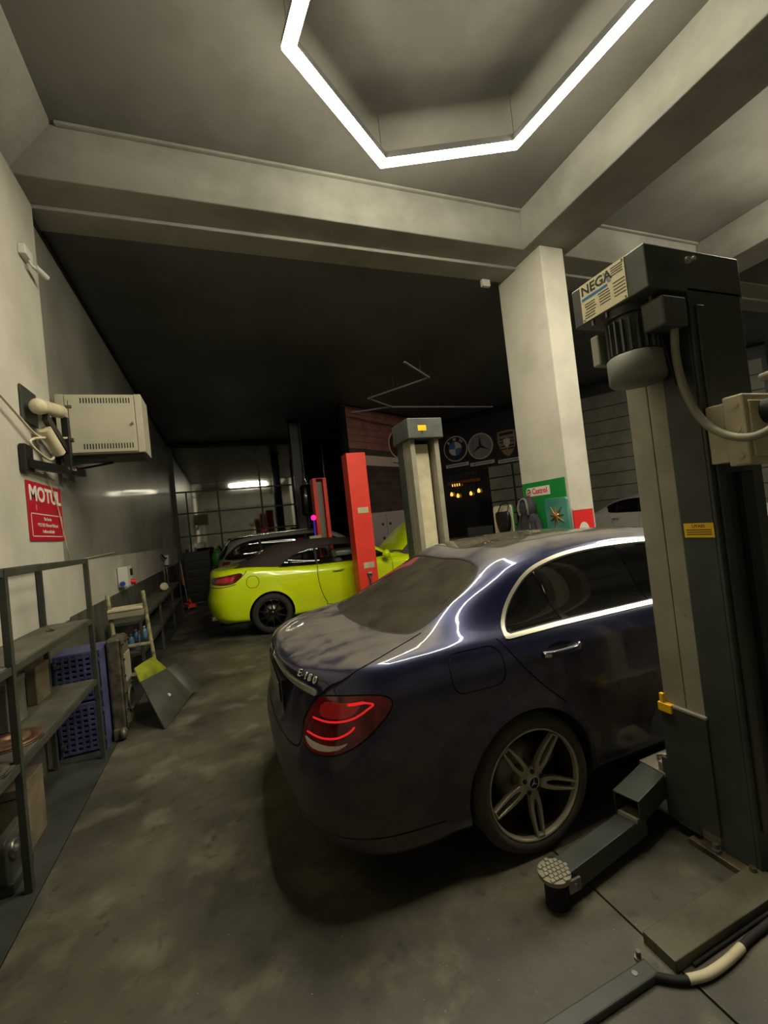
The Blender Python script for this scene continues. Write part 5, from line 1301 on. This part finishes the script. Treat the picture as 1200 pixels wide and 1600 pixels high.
# camera, sockets
o = empty('security_camera', (-1.45, 4.62, 4.40), 0, 'small white security camera high on the left wall', 'camera')
MB().box(0, .08, -.10, .12, .03, .15).build('mount_box', M['white'], o, bevel=.01)
MB().tube([(.06, .05, .03), (.08, .07, -.02), (.09, .12, -.01)], .014, 8, 3).build('camera_arm', M['white'], o)
MB().cyl((.09, .12, .0), (.15, .32, -.02), .035, 20).build('camera_barrel', M['white'], o)
MB().cyl((.15, .32, -.02), (.152, .327, -.0207), .029, 20).build('camera_lens', M['black'], o)
o.scale = (.75, .75, .75)
o = empty('socket_box', (-1.485, 7.45, 1.17), 0, 'white socket box with blue and red plugs on the left wall', 'socket box')
MB().box(0, .13, -.16, .16, 0, .29).build('box_body', M['white'], o, bevel=.008)
MB().cyl((.06, -.20, .05), (.06, -.16, .05), .034, 20).build('blue_socket', mk('socket_blue', (30, 66, 150), .5), o)
MB().cyl((.12, .04, .06), (.19, .06, .04), .042, 20).build('red_plug', mk('plug_red', (200, 30, 40), .5), o)
MB().box(.13, .15, .02, .12, .15, .25).build('switch_cover', M['black'], o, bevel=.004)
o = empty('junction_box', (-1.485, 12.9, 1.2), 0, 'small white junction box far along the left wall', 'socket box')
MB().box(0, .10, -.25, .25, 0, .26).build('box_body', M['white'], o, bevel=.008)
MB().tube([(.05, -.2, .18), (.05, -.7, .22), (.04, -1.0, .30)], .02, 8, 4).build('box_cable', M['rubber'], o)
# ------------------------------------------------------------------ emblems in the hall
M['signwhite'] = mk('sign_white', (190, 188, 184), .5)
M['signgrey'] = mk('sign_silver', (126, 126, 128), .4)
M['signblue'] = mk('sign_blue', (70, 96, 160), .5)
M['signdark'] = mk('sign_dark', (34, 32, 34), .5)
M['fiatred'] = mk('emblem_dark_red', (92, 30, 36), .5)
def emb_frame(o, d, n, s, z):
    p = o + d*s + n*.045; xd = d if n.cross(Vector((0, 0, 1))).dot(d) < 0 else -d
    return frame((p.x, p.y, z), xd, (0, 0, 1))
def sign_base(name, F, label, r, outline=None):
    o = empty(name, F.translation, 0, label, 'emblem'); return o
def poly_part(name, poly, t, F, mat, o, z=0.):
    m = Matrix.Translation(-o.location) @ F @ Matrix.Translation((0, 0, z))
    return MB().prism(poly, t, m).build(name, mat, o)
def ring_part(name, outer, inner, t, F, mat, o, z=0.):
    m = Matrix.Translation(-o.location) @ F @ Matrix.Translation((0, 0, z))
    return MB().ringprism(outer, inner, t, m).build(name, mat, o)
def txt_part(s, size, F, mat, o, x, y, z=.03, rot=0, sx=1., bold=0):
    m = Matrix.Translation(-o.location) @ F @ Matrix.Translation((x, y, z)) @ Matrix.Rotation(rot, 4, 'Z')
    return text('emblem_lettering', s, size, mat, o, m, .002, 'CENTER', sx, 0, bold)
def caption(F, o, w, s):
    poly_part('caption_plate', [(-w/2, -.66), (w/2, -.66), (w/2, -.54), (-w/2, -.54)], .02, F, M['signwhite'], o)
    k = poly_part('caption_line', [(-w*.42, -.612), (w*.42, -.612), (w*.42, -.588), (-w*.42, -.588)], .004, F, M['signdark'], o, .02)
# quartered round emblem
F = emb_frame(o2, d2, n2, .74, 4.06); o = sign_base('round_emblem', F, 'round car emblem with blue and white quarters in the dark hall', .44)
poly_part('emblem_disc', circ(.46, 40), .02, F, M['signwhite'], o)
poly_part('emblem_ring', circ(.425, 40), .006, F, M['signdark'], o, .02)
for k in range(4):
    a = R(90*k); q = [(0, 0)]+[(.25*math.cos(a+R(90*j/10)), .25*math.sin(a+R(90*j/10))) for j in range(11)]
    poly_part('emblem_quarter', q, .006, F, M['signwhite'] if k % 2 == 0 else M['signblue'], o, .026)
for ch, a in zip('BMW', (135, 90, 45)): txt_part(ch, .15, F, M['signwhite'], o, .335*math.cos(R(a)), .335*math.sin(R(a)), .028, R(a-90), 1., .004)
caption(F, o, .88, '')
# star emblem
F = emb_frame(o2, d2, n2, 1.68, 3.98); o = sign_base('round_emblem', F, 'round silver emblem with a three-pointed star in the dark hall', .44)
poly_part('emblem_disc', circ(.46, 40), .02, F, M['signgrey'], o)
ring_part('emblem_rim', circ(.455, 40), circ(.425, 40), .012, F, M['signwhite'], o, .02)
for k in range(3):
    a = R(90+120*k); u = Vector((math.cos(a), math.sin(a))); q = Vector((-u.y, u.x))
    poly_part('star_point', [tuple(q*-.05), tuple(u*.40), tuple(q*.05), tuple(u*-.03)], .012, F, M['signdark'], o, .02)
caption(F, o, .88, '')
# shield crest
F = emb_frame(o2, d2, n2, 2.62, 3.92); o = sign_base('crest_emblem', F, 'gold and dark shield crest emblem in the dark hall beside the column', .4)
sh = [(-.30, .40), (0, .43), (.30, .40), (.31, .05), (.24, -.20), (.12, -.38), (0, -.47), (-.12, -.38), (-.24, -.20), (-.31, .05)]
poly_part('crest_shield', sh, .02, F, mk('crest_gold', (140, 124, 96), .4), o)
for (x, y, m) in ((-.14, .08, 'signdark'), (.14, .08, 'fiatred'), (-.13, -.16, 'fiatred'), (.13, -.16, 'signdark')):
    for k in range(2): poly_part('crest_stripe', [(x-.11, y-.07+k*.10), (x+.11, y-.07+k*.10), (x+.11, y-.02+k*.10), (x-.11, y-.02+k*.10)], .006, F, M[m], o, .02)
poly_part('crest_shield_small', [(p[0]*.34, p[1]*.34) for p in sh], .012, F, M['signwhite'], o, .02)
poly_part('crest_band', [(-.24, .26), (.24, .26), (.24, .36), (-.24, .36)], .006, F, M['signdark'], o, .02)
caption(F, o, .74, '')
# emblem half hidden by the grey lift, and the dark red one on the cladding
F = emb_frame(o1, d1, n1, 1.05, 4.16); o = sign_base('round_emblem', F, 'round pale emblem half hidden by the grey lift column', .4)
poly_part('emblem_disc', circ(.42, 40), .02, F, M['signwhite'], o); poly_part('emblem_ring', circ(.38, 40), .006, F, M['signdark'], o, .02); caption(F, o, .8, '')
F = emb_frame(o1, d1, n1, 2.56, 4.16); o = sign_base('round_emblem', F, 'round dark red emblem with white rim on the red-brown cladding', .4)
poly_part('emblem_disc', circ(.44, 40), .02, F, M['signwhite'], o); poly_part('emblem_field', circ(.40, 40), .006, F, M['fiatred'], o, .02)
txt_part('FIAT', .26, F, M['signgrey'], o, 0, 0, .026, 0, .9, .004); caption(F, o, .8, '')
# warm pendant lamps glowing behind the door glass
M['warm'] = emitmat('warm_bulb', (1., .42, .08), 2.0)
M['orange'] = mk('amber_shade', (120, 62, 24), .5)
for k, (s, z) in enumerate(((.42, 2.42), (.66, 2.34), (1.16, 2.36), (1.46, 2.42))):
    p = o2+d2*s+n2*.12
    o = empty('pendant_lamp', (p.x, p.y, z), 0, 'small glowing orange pendant bulb by the dark doors, %s of four' % ('leftmost', 'second from left', 'third from left', 'rightmost')[k], 'lamp', 'orange pendant bulbs')
    MB().lathe([(0, -.06), (.04, -.05), (.055, 0), (.04, .05), (.018, .09)], n=16).build('bulb', M['warm'], o)
    MB().cyl((0, 0, .09), (0, 0, .34), .006, 8).build('pendant_cord', M['black'], o)
p = o2+d2*.94+n2*.12
o = empty('lamp_bar', (p.x, p.y, 2.84), math.atan2(d2.y, d2.x), 'amber lamp bar carrying the orange pendant bulbs', 'lamp')
MB().box(-.62, .62, -.03, .03, -.07, .04).build('bar_body', M['orange'], o, bevel=.01)
for k in range(4): MB().box(-.45+k*.09, -.42+k*.09, -.035, -.02, -.14, -.05).build('bar_tag', M['warm'], o)
MB().cyl((-.5, 0, .04), (-.5, 0, ZB-2.84), .006, 8).cyl((.5, 0, .04), (.5, 0, ZB-2.84), .006, 8).build('bar_cord', M['black'], o)
# ------------------------------------------------------------------ display around the column
M['signgreen'] = mk('display_green', (22, 122, 54), .5)
M['castrolred'] = mk('display_red', (214, 40, 40), .5)
o = empty('display_board', (4.362, 4.97, 0), 0, 'green oil display board with white logo panel on the column', 'sign')
MB().box(-.02, 0, -.43, .43, .9, 2.04).build('board_panel', M['signgreen'], o, bevel=.004)
F = frame((-.021, .12, 1.90), (0, -1, 0), (0, 0, 1))
MB().prism([(-.17+.06*math.cos(R(a)), .065*math.sin(R(a))) for a in range(90, 271, 15)]+[(.27, -.065), (.27, .065)], .004, F).build('logo_panel', M['white'], o)
text('logo_lettering', 'Castrol', .115, M['castrolred'], o, F @ Matrix.Translation((.065, .004, .006)), .001, 'CENTER', .92, 0, .002)
MB().prism(circ(.05, 24), .005, F @ Matrix.Translation((-.165, 0, .001))).build('logo_ball', M['white'], o)
MB().ringprism([(p[0], p[1]) for p in circ(.05, 24)], circ(.040, 24), .006, F @ Matrix.Translation((-.165, 0, .001))).build('logo_ring', M['signgreen'], o)
MB().prism([(-.045, -.028), (.02, -.018), (.046, .012), (.03, .016), (-.03, -.006)], .004, F @ Matrix.Translation((-.165, 0, .006))).build('logo_swoosh', M['castrolred'], o)
MB().prism([(-.02, .02), (.03, .024), (.018, .042), (-.016, .042)], .004, F @ Matrix.Translation((-.165, 0, .006))).build('logo_swoosh', M['signgreen'], o)
o = empty('rounded_board', (4.09, 5.60, 0), 0, 'cream rounded board with green back standing behind the saloon roof', 'sign')
MB().prism(rrect(.23, .55, .06), .02, frame((0, 0, 1.20), (0, -1, 0), (0, 0, 1))).build('board_face', M['cream'], o)
MB().prism(rrect(.245, .56, .07), .02, frame((.021, .01, 1.20), (0, -1, 0), (0, 0, 1))).build('board_back', M['signgreen'], o)
for s in (-.15, .15): MB().box(-.01, .02, s-.02, s+.02, 0, .66).build('board_leg', M['angle'], o)
o = empty('starburst_panel', (4.22, 4.58, 0), 0, 'teal square panel with a brass starburst beside the green display board', 'sign')
MB().prism(rrect(.205, .23, .04), .03, frame((0, 0, 1.54), (0, -1, 0), (0, 0, 1))).build('panel_face', mk('teal_panel', (48, 118, 104), .45, noise=(3, (84, 142, 128), .4, .65)), o, bevel=.006)
M['brass'] = mk('brass', (214, 160, 96), .28, metal=.8)
for k in range(9):
    a = R(40*k+12); L = .13+.03*(k % 2)
    MB().cyl((-.05, 0, 1.53), (-.035, L*math.cos(a), 1.53+L*math.sin(a)), .011, 8, .004).build('brass_ray', M['brass'], o)
MB().lathe([(0, .03), (.025, .025), (.045, .0)], origin=(-.035, 0, 1.53), axis=(-1, 0, 0), n=20).build('brass_boss', M['brass'], o)
for s in (-.15, .15): MB().box(-.02, .02, s-.02, s+.02, 0, 1.32).build('panel_leg', M['angle'], o)
# hooded jacket hung on the display board
M['jacket'] = mk('charcoal_cloth', (52, 54, 58), .85, noise=(12, (36, 38, 41), .4, .6), bump=(40, .2))
o = empty('hooded_jacket', (4.13, 5.06, 0), 0, 'charcoal hooded jacket hanging in front of the green display board', 'jacket')
def cloth(prof, fold=.05, n=40):
    """(z, half width, half depth) rings"""
    v = []; f = []
    for i, (z, a, b) in enumerate(prof):
        for k in range(n):
            t = 2*math.pi*k/n; w = 1+fold*math.sin(5*t+i*.7)
            v.append((b*math.sin(t)*w, a*math.cos(t)*w, z))
    for i in range(len(prof)-1):
        f += [[i*n+k, i*n+(k+1) % n, (i+1)*n+(k+1) % n, (i+1)*n+k] for k in range(n)]
    f.append(list(range((len(prof)-1)*n, len(prof)*n)))
    return MB().add(v, f, True)
cloth([(1.0, .24, .09), (1.25, .22, .085), (1.45, .20, .08), (1.55, .16, .075), (1.60, .12, .07)]).build('jacket_body', M['jacket'], o)
cloth([(1.54, .10, .07), (1.60, .135, .09), (1.68, .14, .095), (1.76, .115, .085), (1.82, .075, .06), (1.845, .03, .03)], .03).build('jacket_hood', M['jacket'], o)
MB().tube([(-.085, -.09, 1.58), (-.10, -.10, 1.68), (-.08, -.05, 1.79), (-.08, .05, 1.79), (-.10, .10, 1.68), (-.085, .09, 1.58)], .018, 8, 4).build('hood_trim', M['greycard'], o)
for s in (-1, 1): MB().tube([(0, s*.16, 1.50), (-.02, s*.22, 1.30), (-.03, s*.22, 1.02)], .05, 12, 4).build('jacket_sleeve', M['jacket'], o)
MB().cyl((-.10, -.12, 1.38), (-.10, -.12, 1.46), .012, 8).build('zip_pull', M['chrome'], o)
MB().tube([(0, 0, 1.83), (.10, 0, 1.815), (.209, 0, 1.80)], .005, 6, 3).build('hanger_hook', M['steel'], o)
o = empty('cloth_bag', (3.98, 5.47, 1.30), 0, 'dark sagging bag hanging over the cream rounded board', 'bag')
cloth([(0, .02, .02), (.04, .10, .05), (.14, .15, .065), (.26, .17, .06), (.34, .16, .05), (.36, .13, .035)], .06).build('bag_body', M['black'], o)
MB().tube([(0, -.12, .34), (.06, -.08, .47), (.06, .08, .47), (0, .12, .34)], .01, 8, 4).build('bag_strap', M['black'], o)
# red poster on the near face of the column
o = empty('red_poster', (4.57, 4.49, 0), 0, 'red poster with a white letter at the foot of the column', 'poster')
MB().box(-.19, .155, -.008, 0, .85, 1.575).build('poster_sheet', M['castrolred'], o)
MB().box(-.19, .155, -.012, 0, 1.575, 1.60).build('poster_rail', M['cream'], o)
F = frame((-.03, -.009, 1.24), (1, 0, 0), (0, 0, 1))
MB().ringprism([(p[0]*.1, p[1]*.17) for p in circ(1, 28)], [(p[0]*.045, p[1]*.09) for p in circ(1, 28)], .003, F).build('poster_letter', M['white'], o)
# small lamp box on the beam end and plastic parts cabinet behind the convertible
tag(MB().box(3.98, 4.12, 5.30, 5.36, 5.06, 5.165).build('sensor_box', M['white'], bevel=.01), 'small white sensor box under the beam beside the column', 'sensor')
o = empty('storage_cabinet', (3.85, 10.30, 0), 0, 'grey steel locker with two round holes behind the lime convertible', 'locker')
M['locker'] = mk('mauve_grey_steel', (112, 98, 100), .5)
MB().box(-.55, .55, -.22, .22, 0, 1.95).build('locker_body', M['locker'], o, bevel=.01)
for s in (-1, 1):
    d = MB().box(s*.275-.26, s*.275+.26, -.235, -.22, .05, 1.90).build('locker_door', M['locker'], o, bevel=.006)
    for k in range(3): MB().cyl((s*.10, -.238, 1.65-.35*k), (s*.10, -.234, 1.65-.35*k), .035, 16).build('locker_hole', M['gap'], d)
o = empty('tyre_rack', (5.9, 12.0, 0), R(30), 'dark pipe rack frame standing against the cladding', 'rack')
for x in (-.6, .6): MB().box(x-.025, x+.025, -.2, .2, 0, 2.2).build('rack_post', M['greycard'], o)
for z in (.5, 1.3, 2.17): MB().box(-.6, .6, -.02, .02, z, z+.04).build('rack_rail', M['greycard'], o)
# wheel balancer in the hall corner with glossy hose, seen past the grey column
o = empty('wheel_balancer', (6.3, 10.7, 0), R(-35), 'dark workshop machine with a chrome head in front of the glass doors', 'machine')
MB().box(-.9, 1.0, -.35, .35, 0, 1.02).build('machine_body', M['siding_dark'], o, bevel=.02)
MB().tube([(-.5, -.1, 1.0), (-.5, -.12, 1.30), (-.42, -.2, 1.40), (-.36, -.28, 1.30), (-.34, -.3, 1.18)], .045, 14, 5).build('machine_hose', M['chrome'], o)
MB().box(.2, .9, -.3, .3, 1.02, 1.28).build('machine_hood', M['black'], o, bevel=.02)
# small lit control unit by the far red column
o = empty('control_unit', (2.02, 10.05, 1.28), 0, 'pale control unit with a green display by the far red column', 'control unit')
MB().box(-.14, .14, -.06, .06, 0, .28).build('unit_case', M['cream'], o, bevel=.01)
MB().box(-.02, .10, -.064, -.06, .06, .14).build('unit_display', mk('green_display', (60, 200, 150), .4, emit=((90, 255, 190), .8)), o)
MB().box(-.09, -.03, -.064, -.06, .16, .22).build('unit_label', M['print'], o)
MB().box(-.03, .03, -.03, .03, -1.28, 0).build('unit_stand', M['angle'], o)
o = empty('warning_lamp', (2.03, 10.05, 1.98), 0, 'small pink glowing lamp left of the far red column', 'lamp')
MB().lathe([(0, .07), (.05, .05), (.065, 0), (.05, -.05), (0, -.06)], n=16).build('lamp_globe', mk('pink_glow', (230, 30, 120), .4, emit=((255, 30, 130), 1.6)), o)
MB().cyl((0, 0, -.42), (0, 0, -.05), .02, 10).build('lamp_stem', mk('violet_stem', (60, 40, 130), .5, emit=((70, 40, 255), .25)), o)

# steel hall column and a punch bag seen left of the far red column
o = empty('steel_column', (2.42, 13.6, 0), 0, 'dark steel column standing behind the silver estate car', 'column')
MB().box(-.15, .15, -.012, .012, .02, ZB-.02).build('column_web', M['black'], o)
for s in (-.15, .15): MB().box(s-.012, s+.012, -.14, .14, .02, ZB-.02).build('column_flange', M['black'], o)
MB().box(-.25, .25, -.25, .25, 0, .02).build('column_base', M['black'], o)
MB().box(-.25, .25, -.25, .25, ZB-.02, ZB-.002).build('column_cap', M['black'], o)
o = empty('punch_bag', (2.43, 12.95, 2.15), 0, 'black punch bag hanging beside the dark steel column', 'punch bag')
MB().lathe([(0, 0), (.12, .01), (.14, .05), (.145, .45), (.14, .85), (.11, .92), (0, .93)], n=24).build('bag_body', M['blackrim'], o)
for k in range(3):
    a = R(120*k); MB().cyl((.11*math.cos(a), .11*math.sin(a), .92), (0, 0, 1.25), .007, 6).build('bag_chain', M['chrome'], o)
MB().cyl((0, 0, 1.25), (0, 0, ZB-2.152), .008, 8).build('hang_rope', M['black'], o)
